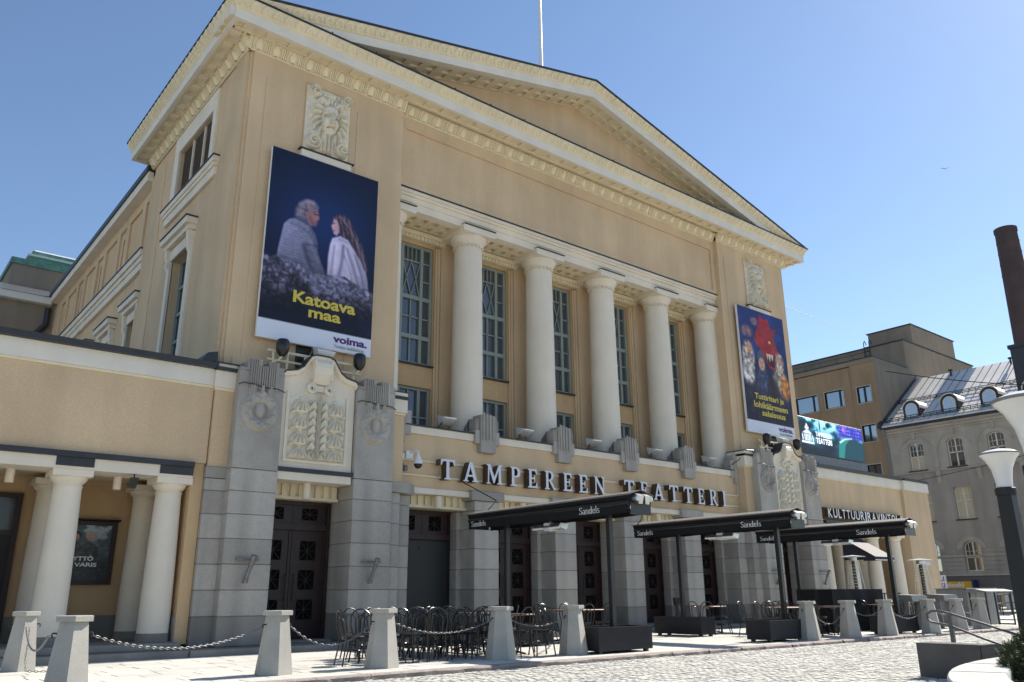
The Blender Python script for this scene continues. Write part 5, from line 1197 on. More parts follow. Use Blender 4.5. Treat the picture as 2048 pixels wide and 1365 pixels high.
def awning(X, y0, y1, pn, pf, label, heater):
    t = thing('awning', label, 'awning', (X, (y0+y1)/2, 0), 'closed black double awnings on posts')
    prof = [(-.34,2.98),(-.36,3.00),(-.34,3.015),(0,3.10),(.34,3.015),(.36,3.0),(.34,2.98),(.30,2.90),(.30,2.86),(-.30,2.86),(-.30,2.90)]
    MB().prism([(X+a,y0,z) for a,z in prof], (0,y1-y0,0)).build('cassette', BLACKP, t)
    MB().prism([(X-.37,y0-.03,2.992),(X-.37,y0-.03,3.022),(X,y0-.03,3.112),(X,y0-.03,3.10)], (0,y1-y0+.06,0)).build('top_cover', TOPCOV, t)
    MB().prism([(X+.37,y0-.03,2.992),(X+.37,y0-.03,3.022),(X+.002,y0-.03,3.112),(X+.002,y0-.03,3.10)], (0,y1-y0+.06,0)).build('top_cover', TOPCOV, t)
    for s in (-1, 1):
        MB().tube([(X+s*.30,y0+.03,2.86),(X+s*.30,y1-.03,2.86)], .055, 10).build('front_bar', BLACKM, t, True)
        P = []
        n = 40
        for i in range(n+1):
            y = y0+.06+(y1-y0-.12)*i/n; wv = .008*math.sin(i*1.1+X)+.004*math.sin(i*2.7)
            P.append([(X+s*(.325+wv*.3),y,2.84),(X+s*(.33+wv),y,2.73),(X+s*(.33+wv*1.4),y,2.645+.006*math.sin(i*.8))])
        b = MB(); b.grid(P); b.grid([[ (a[0]-s*.006,a[1],a[2]) for a in r_] for r_ in P]); V_ = b.build('valance', BLACKP, t, True)
    MB().box(X-.30, X+.30, y0, y0+.04, 2.62, 2.85).build('end_plate', BLACKM, t); MB().box(X-.30, X+.30, y1-.04, y1, 2.66, 2.85).build('end_plate', BLACKM, t)
    for s in (-1, 1):
        e = MB(); e.lathe((0,0,0), [(.03,-.07),(.06,-.06),(.06,.06),(.03,.07)], 12, cap=True); e.M = basis((X+s*.20, y0-.05, 2.93), (1,0,0), (0,0,1), (0,1,0)); e.build('end_cap', STEEL, t, True)
        MB().hexa([(X+s*.1-.06,y0-.10,2.82),(X+s*.1+.05,y0-.10,2.82),(X+s*.1+.05,y0-.005,2.84),(X+s*.1-.06,y0-.005,2.84)],[(X+s*.1-.09,y0-.12,2.98),(X+s*.1+.08,y0-.12,2.98),(X+s*.1+.08,y0-.005,3.04),(X+s*.1-.09,y0-.005,3.04)]).build('end_bracket', STEEL, t)
        MB().box(X+s*.30, X+s*.315, y0-.004, y0-.001, 2.72, 2.78).build('bolt_plate', STEEL, t)
    for yp in (pn, pf): MB().cbox(X-.055, X+.055, yp-.055, yp+.055, .40, 2.86, .008).build('post', BLACKM, t)
    for u, wd, hh in ((y1-.18, .58, .135), (y0+1.42, .60, .15)):
        me = fit(serif_word(), wd, hh); xform(me, FACE_W); ob('lettering', me, t, (X-.352, u, 2.70))
    # infrared heater hung under the beam
    H = thing('heater', heater, 'heater', (X-.1, (pn+pf)/2, 2.5), 'infrared heaters under the awnings')
    ym = (pn+pf)/2
    MB().prism([(X-.22,ym-.45,2.60),(X-.28,ym-.45,2.52),(X-.05,ym-.45,2.46),(X+.02,ym-.45,2.58)], (0,.9,0)).build('reflector', STEEL, H)
    MB().box(X-.25, X-.02, ym-.10, ym+.08, 2.45, 2.62).build('bracket', LIGHTM, H); MB().tube([(X-.13,ym,2.60),(X-.1,ym,2.86)], .018, 6).build('hanger', STEEL, H)
    for a, c in ((-.44,-.12),(.10,.44)): MB().tube([(X-.26,ym+a,2.505),(X-.26,ym+c,2.505)], .022, 8).build('lamp_tube', OPAL, H, True)
awning(12.55, 11.25, 16.68, 12.15, 15.55, 'leftmost closed black awning, in front of the black shuttered door', 'infrared heater under the leftmost black awning')
awning(18.45, 11.42, 16.58, 12.05, 15.20, 'middle closed black awning, in front of the right portal', 'infrared heater under the middle black awning')
awning(23.70, 11.15, 16.05, 11.85, 14.85, 'rightmost closed black awning, in front of the restaurant portico', 'infrared heater under the rightmost black awning')
def planter(x0, x1, y0, y1, h, label):
    t = thing('planter_box', label, 'planter', ((x0+x1)/2,(y0+y1)/2,0), 'black planter boxes under the awning posts')
    b = MB()
    for a in ((x0,x1,y0,y0+.03),(x0,x1,y1-.03,y1),(x0,x0+.03,y0+.03,y1-.03),(x1-.03,x1,y0+.03,y1-.03)): b.box(*a, .05, h)
    b.build('box', PLANTER, t); MB().box(x0+.03, x1-.03, y0+.03, y1-.03, h-.07, h-.05).build('lid', PLANTER, t)
    f = MB().box(x0-.008, x1+.008, y0-.008, y0+.035, h+.001, h+.015); f.box(x0-.008, x1+.008, y1-.035, y1+.008, h+.001, h+.015); f.box(x0-.008, x0+.035, y0+.035, y1-.035, h+.001, h+.015); f.box(x1-.035, x1+.008, y0+.035, y1-.035, h+.001, h+.015); f.build('rim', BLACKM, t, kind='stuff')
    for x in (x0+.1, x1-.1):
        for y in (y0+.1, y1-.1): MB().box(x-.04, x+.04, y-.04, y+.04, 0, .05).build('foot', BLACKM, t)
planter(11.78, 13.30, 11.80, 12.48, .47, 'black planter box beside the bollards at the left awning')
planter(12.1, 13.1, 14.6, 16.4, .47, 'black planter box behind the tables at the far end of the left awning')
planter(18.32, 18.92, 14.52, 16.15, .47, 'long black planter box standing inward at the entrance')
planter(17.30, 18.75, 11.72, 12.38, .47, 'black planter box at the kerb under the middle awning')
planter(22.65, 24.2, 11.55, 12.15, .47, 'black planter box at the kerb under the right awning')
planter(23.3, 24.1, 14.2, 15.6, .47, 'black planter box under the far post of the right awning')

# ================================================================== CAFE FURNITURE
def make_chair():
    t = thing('chair', 'black bentwood style cafe chair', 'chair', (0,0,0))
    L = dict(local=True)
    def o(b, n, s=True): ob(n, b.mesh(n, CHAIRM, s), t, (0,0,0), local=True)
    o(MB().lathe((0,0,0), [(.15,.437),(.195,.44),(.203,.45),(.197,.462),(.16,.458),(.02,.452)], 20), 'seat')
    o(MB().tube([(.17*math.cos(a),.17*math.sin(a),.425) for a in [2*PI*i/16 for i in range(16)]], .014, 6, True), 'seat_ring')
    for s in (-1, 1): o(MB().tube([(s*.13,-.12,.43),(s*.15,-.145,.25),(s*.185,-.20,.0)], [.015,.014,.011], 6), 'leg')
    pts = [(-.19,.24,0),(-.17,.20,.22),(-.165,.17,.44),(-.19,.215,.62)]
    for i in range(9):
        a = PI*(1-i/8); pts.append((.19*math.cos(a), .215+.055*math.sin(a), .70+.18*math.sin(a)))
    pts += [(.19,.215,.62),(.165,.17,.44),(.17,.20,.22),(.19,.24,0)]
    o(MB().tube(pts, .0135, 6), 'back_frame')
    pts = [(-.105,.16,.45),(-.11,.20,.60)]+[(.11*math.cos(PI*(1-i/8)), .205+.04*math.sin(PI*i/8), .66+.11*math.sin(PI*i/8)) for i in range(9)]+[(.11,.20,.60),(.105,.16,.45)]
    o(MB().tube(pts, .010, 5), 'back_loop')
    o(MB().tube([(.155*math.cos(a),.015+.155*math.sin(a),.235) for a in [2*PI*i/16 for i in range(16)]], .009, 5, True), 'stretcher')
    return t
def make_table(lx, ly):
    t = thing('table', 'cafe table', 'table', (0,0,0))
    ob('tabletop', MB().cbox(-lx/2, lx/2, -ly/2, ly/2, .715, .745, .008).mesh('tabletop', WOOD), t, (0,0,0), local=True)
    xs = (0,) if lx < 1 else (-lx*.3, lx*.3)
    for x in xs:
        ob('pedestal', MB().lathe((x,0,0), [(.10,.03),(.035,.08),(.033,.66),(.10,.713)], 12).mesh('pedestal', CHAIRM, True), t, (0,0,0), local=True)
        f = MB()
        for k in range(4):
            a = PI/4+PI/2*k; f.tube([(x,0,.075),(x+.16*math.cos(a),.16*math.sin(a),.055),(x+.31*math.cos(a),.31*math.sin(a),.018)], [.025,.022,.018], 6)
        ob('foot_cross', f.mesh('foot_cross', CHAIRM, True), t, (0,0,0), local=True, kind='stuff')
    return t
CH = make_chair(); T1 = make_table(.70, .70); T2 = make_table(1.3, .72)
tables = [ (10.55,13.0,T1,0,'wooden cafe table between the bollards, nearest the kerb'),(10.7,14.6,T1,.03,'wooden cafe table behind the nearest one, towards the doors'),(14.5,15.3,T2,0,'long wooden cafe table behind the first planter post'),
 (20.3,15.75,T1,.02,'small cafe table against the granite by the right portal'),(19.7,12.75,T2,0,'long wooden table between the first two right-hand bollards'),(21.4,12.7,T2,0,'long wooden table before the black bar cover'),(25.3,13.2,T2,0,'long wooden table right of the black bar cover'),(27.0,12.9,T1,0,'cafe table near the farthest bollards')]
for x, y, T, a, l in tables: put(T, (x,y,0), a, l, 'cafe tables on the pavement')
ordn = ('first','second','third','fourth','fifth','sixth','seventh')
rowsC = (('front', 12.85, [7.78,8.22,8.64,9.06,9.46,9.86], 3.1), ('second', 13.32, [7.55,7.98,8.40,8.84,9.24,9.64], .1), ('third', 13.80, [7.75,8.18,8.62,9.04,9.46,9.9], 3.0), ('back', 14.3, [7.9,8.4,8.85,9.35,9.8], .1))
put(CH, (7.12,12.95,0), 1.45, 'leftmost cafe chair of the crowd, turned sideways by the bollard', 'cafe chairs crowded at the left end')
for nm_, yy_, xs_, a_ in rowsC:
    for i_, x_ in enumerate(xs_):
        put(CH, (x_+rnd.uniform(-.04,.04), yy_+rnd.uniform(-.05,.05), 0), a_+rnd.uniform(-.35,.35), f'{ordn[i_]} cafe chair from the left in the {nm_} row of the chair crowd', 'cafe chairs crowded at the left end')
for x, y, a, l in ((10.1,12.98,1.5,'cafe chair left of the table nearest the kerb'),(10.55,13.55,.1,'cafe chair behind the table nearest the kerb'),(11.05,12.95,-1.5,'cafe chair right of the table nearest the kerb'),(10.15,14.55,1.6,'cafe chair left of the second wooden table'),(10.75,15.15,0,'cafe chair behind the second wooden table'),(11.25,14.6,-1.5,'cafe chair right of the second wooden table'),(10.65,14.05,3.1,'cafe chair in front of the second wooden table'),(10.3,12.45,3.2,'cafe chair backing on the chain in front of the table nearest the kerb'),(10.85,12.42,2.9,'cafe chair with its back to the chain beside the planter bollard'),(10.2,13.5,.4,'cafe chair at the back left corner of the table nearest the kerb'),(10.95,13.6,-.3,'cafe chair at the back right corner of the table nearest the kerb'),(9.95,14.1,1.2,'cafe chair between the crowd and the second wooden table'),(11.3,14.05,-2.4,'cafe chair just left of the rear planter box'),
 
 (13.55,15.3,1.5,'cafe chair at the left end of the long table behind the planter'),(14.15,15.85,.1,'left one of two chairs behind the long table by the planter'),(14.85,15.85,-.1,'right one of two chairs behind the long table by the planter'),(15.45,15.3,-1.5,'cafe chair at the right end of the long table behind the planter'),(14.2,14.75,3.0,'left one of two chairs in front of the long table by the planter'),(14.9,14.75,3.2,'right one of two chairs in front of the long table by the planter'),
 (19.85,15.75,1.5,'cafe chair left of the small table by the right portal'),(20.2,15.3,3.1,'cafe chair in front of the small table by the right portal'),(20.8,15.8,-1.5,'cafe chair right of the small table by the right portal'),(19.35,15.2,2.6,'cafe chair standing alone left of the small table by the portal'),
 (19.05,12.75,1.5,'cafe chair at the left end of the long table between the right-hand bollards'),(19.5,13.3,.1,'first chair behind the long table between the right-hand bollards'),(20.05,13.3,-.1,'second chair behind the long table between the right-hand bollards'),(19.6,12.2,3.0,'chair in front of the long table between the right-hand bollards'),
 (20.9,13.25,.1,'left chair behind the table before the bar cover'),(21.6,13.25,-.05,'right chair behind the table before the bar cover'),(21.3,12.15,3.1,'chair with its back to the kerb before the bar cover'),(22.25,12.7,-1.5,'chair at the right end of the table before the bar cover'),
 (24.5,13.2,1.5,'chair at the left end of the table right of the bar cover'),(25.0,13.75,.1,'first chair behind the table right of the bar cover'),(25.6,13.75,-.1,'second chair behind the table right of the bar cover'),(26.15,13.2,-1.5,'chair at the right end of the table right of the bar cover'),(25.1,12.65,3.1,'chair in front of the table right of the bar cover'),
 (22.0,13.25,.1,'chair nearest the black bar cover corner, behind the long table'),(20.6,13.9,2.9,'chair in the second row behind the middle awning post'),(21.2,14.0,.3,'chair beside the left face of the bar cover, second row'),(21.9,14.15,-.2,'chair tucked close against the left face of the bar cover'),(19.6,13.9,.2,'chair standing behind the middle awning planter, second row'),
 (24.6,12.5,2.8,'chair close to the kerb by the right awning post'),(26.0,12.6,3.3,'chair close to the kerb left of the farthest table'),(26.6,13.9,.2,'chair by the left legs of the tall black bar table'),(27.9,13.6,-.3,'chair by the right legs of the tall black bar table'),
 (26.5,12.85,1.5,'chair left of the table by the farthest bollards'),(27.5,12.9,-1.5,'chair right of the table by the farthest bollards'),(27.0,13.45,0,'chair behind the table by the farthest bollards')):
    put(CH, (x,y,0), a+rnd.uniform(-.12,.12), l, 'cafe chairs around the tables')
# covered outdoor bar
t = thing('bar_counter', 'outdoor bar under a black fabric cover with sagging folds', 'bar', (24.3,14.0,0))
P = []
xs = np.linspace(22.85, 25.85, 24)
for x in xs: P.append([(x, 13.30-.02*math.sin(x*7)-.012*math.sin(x*17+1)*(1-z/1.18), z) for z in np.linspace(.02, 1.17, 10)])
MB().grid(P).build('cover', BLACKP, t, True); MB().box(22.85, 25.85, 13.29, 14.45, 1.172, 1.19).build('cover_top', BLACKP, t); MB().box(22.85, 25.85, 13.34, 14.44, .02, 1.168).build('body', PLANTER, t)
P = [[(22.84-.012*math.sin(y*9), y, z) for z in np.linspace(.02,1.17,8)] for y in np.linspace(13.3, 14.45, 14)]
MB().grid(P).build('cover', BLACKP, t, True)
# patio heaters
def heater(x, y, h, label):
    t = thing('patio_heater', label, 'patio heater', (x,y,0), 'pyramid patio heaters')
    MB().hexa([(x-.25,y-.25,.0),(x+.25,y-.25,.0),(x+.25,y+.25,.0),(x-.25,y+.25,.0)],[(x-.23,y-.23,.6),(x+.23,y-.23,.6),(x+.23,y+.23,.6),(x-.23,y+.23,.6)]).build('base', LIGHTM, t)
    for a, c in ((-1,-1),(1,-1),(1,1),(-1,1)): MB().tube([(x+a*.24,y+c*.24,.6),(x+a*.12,y+c*.12,h-.16)], .014, 5).build('frame_leg', STEEL, t)
    MB().lathe((x,y,0), [(.06,.6),(.06,h-.2)], 10).build('glass_tube', GLASSD, t, True)
    g = MB()
    for k in range(14):
        z = .68+k*(h-.9)/14; r = .24-.12*(z-.6)/(h-.76); g.tube([(x-r,y-r,z),(x+r,y-r,z),(x+r,y+r,z),(x-r,y+r,z)], .006, 4, True)
    g.build('guard_wires', STEEL, t, kind='stuff')
    MB().lathe((x,y,0), [(.08,h-.2),(.13,h-.17),(.13,h-.06)], 10).build('burner', STEEL, t, True); MB().lathe((x,y,0), [(.43,h-.05),(.43,h-.035),(.10,h+.0),(.02,h+.01)], 4, PI/4).build('hood', LIGHTM, t)
heater(27.2, 14.9, 2.30, 'pyramid patio heater between the portico columns behind the bar cover'); heater(28.2, 13.1, 2.14, 'pyramid patio heater standing before the end pier of the wing')
# bar table, kiosk counter and lids on the right
t = thing('bar_stool_table', 'tall black framed bar table behind the right-hand chairs', 'table', (27.6,14.2,0))
MB().box(26.9, 28.2, 13.9, 14.5, 1.03, 1.07).build('tabletop', CHAIRM, t)
for a in (26.95, 28.15):
    for c in (13.95, 14.45): MB().tube([(a,c,0),(a,c,1.03)], .025, 6).build('leg', CHAIRM, t)
t = thing('kiosk_counter', 'grey boxy kiosk counter at the right end of the terrace', 'counter', (31,12.9,0))
MB().cbox(30.0, 32.4, 12.55, 13.55, .0, 1.17, .01).build('body', GREYC, t); MB().cbox(29.95, 32.45, 12.5, 13.6, 1.172, 1.20, .008).build('top', GREYC, t); MB().box(30.7, 30.72, 12.54, 12.549, .05, 1.1).build('panel_joint', GREYM, t)
for x, l in ((25.2,'grey lid shaped crate behind the bollard left of the handrail loop'),(27.3,'grey lid shaped crate behind the bollard right of the handrail loop')):
    o = MB().hexa([(x,12.1,.82),(x+1.0,12.1,.82),(x+1.1,12.7,.82),(x+.1,12.7,.82)],[(x,12.12,1.0),(x+.95,12.12,1.0),(x+1.0,12.68,1.02),(x+.1,12.68,1.02)]).build('crate_lid', GREYC); 
    t = thing('crate', l, 'crate', (x+.5,12.4,0), 'grey crates on stands by the terrace end'); o.parent = t; o.location = -Vector((x+.5,12.4,0)); o.name = 'lid'
    for a in (.15,.9): MB().box(x+a-.03, x+a+.03, 12.3, 12.5, 0, .82).build('leg', GREYM, t)
t = thing('bar_table', 'tall bar table with a pale hood top and black legs at the terrace end', 'table', (30.6,12.0,0))
MB().prism([(29.6,11.75,1.06),(29.6,11.75,1.10),(29.6,12.1,1.17),(29.6,12.45,1.10),(29.6,12.45,1.06)], (2.3,0,0)).build('top', GREYC, t)
for a in (29.75, 31.75):
    for c in (11.85, 12.35): MB().tube([(a,c,0),(a,c,1.06)], .03, 6).build('leg', CHAIRM, t)
    MB().tube([(a,11.85,.03),(a,12.35,.03)], .025, 6).build('foot_rail', CHAIRM, t)
t = thing('ashtray_stand', 'black ashtray stand against the granite beside the right portal', 'ashtray', (20.3,16.9,0))
MB().lathe((20.3,16.95,0), [(.14,0),(.14,.03),(.03,.05),(.03,.72),(.10,.78),(.12,.98)], 12).build('stand', BLACKM, t, True)
MB().tube([(20.45,16.85,0),(20.36,16.9,.72)], .015, 6).build('prop', STEEL, t)

# ================================================================== WALL, HANDRAIL, ROUND PLANTER, LAMPS
t = thing('retaining_wall', 'low dark granite wall beside the stairwell with a lit top edge', 'wall', (12.6,4.5,0))
for y0, y1 in ((5.13,6.0),(4.25,5.122)): MB().cbox(12.40, 12.78, y0, y1, -.10, .40, .008).build('stone_block', CONC, t)
t = thing('handrail', 'grey steel double handrail with a looped end descending the stairs', 'handrail', (13.2,5.8,0))
x = 13.25
loop = [(x,3.2,.0),(x,4.4,.33),(x,5.4,.655),(x,5.85,.79),(x,5.98,.82),(x,6.10,.815),(x,6.17,.77),(x,6.17,.70),(x,6.12,.655),(x,6.0,.635),(x,5.85,.61),(x,5.4,.44),(x,4.4,.10),(x,3.2,-.30)]
MB().tube(loop, .018, 8).build('rail', RAILM, t, True)
MB().box(x-.025, x+.025, 5.81, 5.865, -.3, .80).build('post', RAILM, t); MB().box(x-.025, x+.025, 3.9, 3.955, -.6, .2).build('post', RAILM, t)
PLC, PLR = (10.04, -2.03), 6.0
t = thing('round_planter', 'pale round stone planter rim in the lower right corner', 'planter', (*PLC,0))
nseg = 36
for k in range(nseg):
    a0, a1 = 2*PI*k/nseg+.004, 2*PI*(k+1)/nseg-.004; b = MB(); P = []
    for i in range(7):
        a = a0+(a1-a0)*i/6; ca, sa = math.cos(a), math.sin(a)
        P.append([(PLC[0]+r_*ca, PLC[1]+r_*sa, z) for r_, z in ((PLR,-.1),(PLR+.0,.40),(PLR-.015,.42),(PLR-.45,.42),(PLR-.465,.40),(PLR-.47,.1))])
    b.grid(P); b.build('rim_stone', CONCL, t, True)
MB().lathe((*PLC,0), [(.01,.3),(PLR-.465,.3)], 60, cap=False).build('soil', SOIL, t)
# low pine shrub: many needle tufts on short twigs
t = thing('pine_shrub', 'low dwarf pine shrub with dense needle tufts in the round planter', 'shrub', (9.28,2.78,.3))
nd = MB(); br = MB(); r_ = random.Random(5); SH = (9.28, 2.78)
for k in range(6500):
    a = r_.uniform(0, 2*PI); rr = .82*math.sqrt(r_.random()); cxp, cyp = SH[0]+rr*math.cos(a), SH[1]+rr*math.sin(a)
    lump = .075*math.sin(cxp*9.1+1)*math.sin(cyp*8.3)+.05*math.sin(cxp*17+cyp*13)
    top = .40+.32*math.sqrt(max(0, 1-(rr/.86)**2))+lump
    z = max(top-abs(r_.gauss(0, .10)), .33)
    d0 = Vector((math.cos(a)*rr*.7+r_.gauss(0,.5), math.sin(a)*rr*.9+r_.gauss(0,.5), .45+r_.random()*.5)).normalized()
    base = Vector((cxp, cyp, z)); L = r_.uniform(.035, .07)
    br.tube([base-d0*L*.6, base+d0*L], [.004,.002], 3)
    for q_ in range(16):
        f_ = r_.uniform(.0, 1); o_ = Vector((r_.gauss(0,1), r_.gauss(0,1), r_.gauss(0,1))); o_ = (o_-d0*o_.dot(d0)).normalized()
        dd = (d0*r_.uniform(.4,1.0)+o_*.8).normalized(); p0 = base+d0*L*f_; ln = r_.uniform(.024,.042); sdv = dd.cross(o_).normalized()*.0024
        nd.add([p0-sdv, p0+sdv, p0+dd*ln], [(0,1,2)])
nd.build('needles', PINE, t, kind='stuff'); br.build('twigs', BARK, t, kind='stuff')
def lamp_post(x, y, top, k, label):
    t = thing('street_lamp', label, 'street lamp', (x,y,0), 'street lamps with white bowl shades')
    h = top-.62*k
    b = MB(); w0, w1 = .135*k, .105*k
    b.hexa([(x-w0,y-w0,-.1),(x+w0,y-w0,-.1),(x+w0,y+w0,-.1),(x-w0,y+w0,-.1)],[(x-w1,y-w1,h-.12*k),(x+w1,y-w1,h-.12*k),(x+w1,y+w1,h-.12*k),(x-w1,y+w1,h-.12*k)]); b.build('post', LAMPP, t)
    MB().lathe((x,y,h), [(.15*k,-.12*k),(.155*k,-.02*k),(.135*k,0)], 20).build('collar', LAMPP, t, True)
    MB().lathe((x,y,h), [(.115*k,.0),(.125*k,.14*k),(.155*k,.30*k),(.22*k,.44*k),(.285*k,.52*k)], 28, cap=False).build('shade', OPAL, t, True)
    MB().lathe((x,y,h), [(.285*k,.52*k),(.298*k,.525*k),(.30*k,.545*k),(.285*k,.55*k)], 28, cap=False).build('rim', GREYM, t, True)
    MB().lathe((x,y,h), [(.285*k,.55*k),(.20*k,.585*k),(.08*k,.61*k),(.01*k,.615*k)], 28, cap=False).build('lid', OPAL, t, True)
lamp_post(14.0, 5.02, 3.24, .98, 'farther street lamp with a white bowl shade, whole head in view')
lamp_post(7.35, 2.33, 2.66, .95, 'nearer street lamp cut by the right edge of the photo')

# ================================================================== BUILDINGS BEYOND
OB = thing('apartment_building', 'ochre rendered flat roofed building with square windows behind the LED screen', 'building', (62, 34, 0))
WB = basis((58,0,0), (0,1,0), (1,0,0), (0,0,1))
wins = [(33.0,34.9,14.6,15.9),(30.84,32.37,14.63,15.93),(28.62,29.66,14.57,15.8),(28.62,29.66,11.64,12.88),(28.62,29.66,8.7,9.95),(30.84,32.37,11.64,12.9),(33.0,34.9,11.64,12.9),(30.84,32.37,8.7,9.95),(28.62,29.66,5.7,6.95)]
MB(WB).wall(28.1, 30.05, -.2, 17.55, [q_ for q_ in wins if q_[1] < 30.05], -.12, .25).build('wall', ORANGE, OB)
MB(WB).wall(30.05, 44, -.2, 17.5, [q_ for q_ in wins if q_[0] > 30.05], 0, .2).build('wall', ORANGE, OB)
MB(WB).box(30.04, 30.06, -.12, .3, 0, 17.5).build('wall_return', BROWN_R, OB)
MB().box(57.85, 63.2, 28.1, 44, 17.56, 17.9).build('parapet', BROWN_R, OB); MB().box(57.78, 63.3, 28.05, 44.1, 17.903, 17.97).build('parapet_coping', FLASH, OB)
MB().box(57.9, 63.2, 28.1, 28.35, -.2, 17.55).build('flank_wall', BROWN_R, OB)
MB().box(63.2, 76, 28.1, 44, -.2, 20.2).build('upper_wall', BROWN_R, OB); MB().box(63.1, 76.1, 28.0, 44, 20.203, 20.28).build('upper_coping', FLASH, OB)
MB().box(64.75, 72.5, 28.0, 31.6, 20.285, 21.8).build('penthouse_wall', BROWN_R, OB); MB().box(64.65, 72.6, 27.92, 31.7, 21.803, 21.88).build('penthouse_coping', FLASH, OB)
ra = MB()
for y in (30.8, 31.25): ra.tube([(63.1,y,18.0),(63.1,y,20.7),(63.3,y,20.9),(63.55,y,20.6)], .035, 5)
ra.build('roof_ladder', IRON, OB, kind='stuff'); rb = MB()
for k in range(7): rb.tube([(63.1,30.8,18.2+.35*k),(63.1,31.25,18.2+.35*k)], .02, 4)
rb.build('ladder_rung', IRON, OB, kind='stuff')
g = MB()
for k in range(12): g.tube([(57.9,28.3+1.35*k,17.95),(57.9,28.3+1.35*k,18.35)], .02, 4)
g.tube([(57.9,28.2,18.35),(57.9,44,18.35)], .02, 4); g.build('roof_railing', IRON, OB, kind='stuff')
for a0, a1, z0, z1 in wins:
    d = -.12 if a1 < 30 else 0
    W = MB(WB); e = .05
    W.box(a0-.07, a0, d-.03, d+.1, z0-.07, z1+.07); W.box(a1, a1+.07, d-.03, d+.1, z0-.07, z1+.07); W.box(a0, a1, d-.03, d+.1, z1, z1+.07); W.box(a0, a1, d-.05, d+.1, z0-.07, z0); o = W.build('window', GREYTR, OB)
    F = MB(WB); F.box(a0, a0+.06, d+.1, d+.16, z0, z1); F.box(a1-.06, a1, d+.1, d+.16, z0, z1); F.box(a0+.06, a1-.06, d+.1, d+.16, z0, z0+.06); F.box(a0+.06, a1-.06, d+.1, d+.16, z1-.06, z1)
    mm = a0+(a1-a0)*(.5 if a1-a0 < 1.2 else .22); F.box(mm-.07, mm+.07, d+.1, d+.16, z0+.06, z1-.06); F.build('sash', IRON, o)
    for c0, c1 in ((a0+.06, mm-.07), (mm+.07, a1-.06)): MB(WB).quad((c0,d+.15,z0+.06),(c1,d+.15,z0+.06),(c1,d+.15,z1-.06),(c0,d+.15,z1-.06)).build('pane', GLASSB, o)

GB = thing('stone_building', 'grey stucco building with arched windows and a dormered metal mansard roof', 'building', (62, 20, 0))
GX = basis((58,0,0), (0,1,0), (1,0,0), (0,0,1))
gy = [26.08, 23.45, 20.85, 18.2, 15.6]                      # window axes
def arc(yc, hw, zs, rise, n=10, d=0.):
    return [(yc-hw*math.cos(PI*i/n), zs+rise*math.sin(PI*i/n)) for i in range(n+1)]
def arched_wall(b, y0, y1, z0, z1, ops, d, depth):
    """front sheet with arch-headed openings: strips between and above the arcs"""
    edges = [y0]
    for yc, hw, za, zs, rise in ops:
        b.quad((edges[-1],d,z0),(yc-hw,d,z0),(yc-hw,d,z1),(edges[-1],d,z1)); edges.append(yc+hw)
        b.quad((yc-hw,d,z0),(yc+hw,d,z0),(yc+hw,d,za),(yc-hw,d,za))
        A = arc(yc, hw, zs, rise)
        for (a, z), (a2, z2) in zip(A, A[1:]):
            b.quad((a,d,z),(a2,d,z2),(a2,d,z1),(a,d,z1)); b.quad((a,d,z),(a2,d,z2),(a2,d+depth,z2),(a,d+depth,z))
        for s in (-1, 1): b.quad((yc+s*hw,d,za),(yc+s*hw,d+depth,za),(yc+s*hw,d+depth,zs),(yc+s*hw,d,zs))
        b.quad((yc-hw,d,za),(yc+hw,d,za),(yc+hw,d+depth,za),(yc-hw,d+depth,za))
    b.quad((edges[-1],d,z0),(y1,d,z0),(y1,d,z1),(edges[-1],d,z1))
ops3 = sorted([(y, .52, 9.17 if i != 2 else 9.17, 10.85, .28) for i, y in enumerate(gy)])
ops1 = sorted([(y, .53, 2.36, 3.85, .42) for y in gy])
b = MB(GX); arched_wall(b, 10, 28.1, 9.03, 12.1, ops3, 0, .3); b.build('wall', GREYTR, GB)
b = MB(GX); b.wall(10, 28.1, 4.6, 9.03, [(y-.56, y+.56, 5.68, 7.78) for y in gy], .03, .3); b.build('wall', GREYST, GB)
b = MB(GX); arched_wall(b, 10, 28.1, 2.13, 4.6, ops1, .03, .3); b.build('wall', GREYST, GB)
b = MB(GX); b.wall(10, 28.1, -.3, 2.13, [(21.1,22.7,-.3,1.0),(15.5,17.0,-.3,1.2)], 0, .3); b.build('plinth_wall', BASEST, GB)
for k in range(6):
    z = 2.16+.27*k
    for y0, y1 in ((24.05,25.5),(21.45,22.85),(26.7,28.1),(18.8,20.25)): MB(GX).cbox(y0, y1, -.015, .04, z, z+.255, .008).build('stone_course', GREYST, GB)
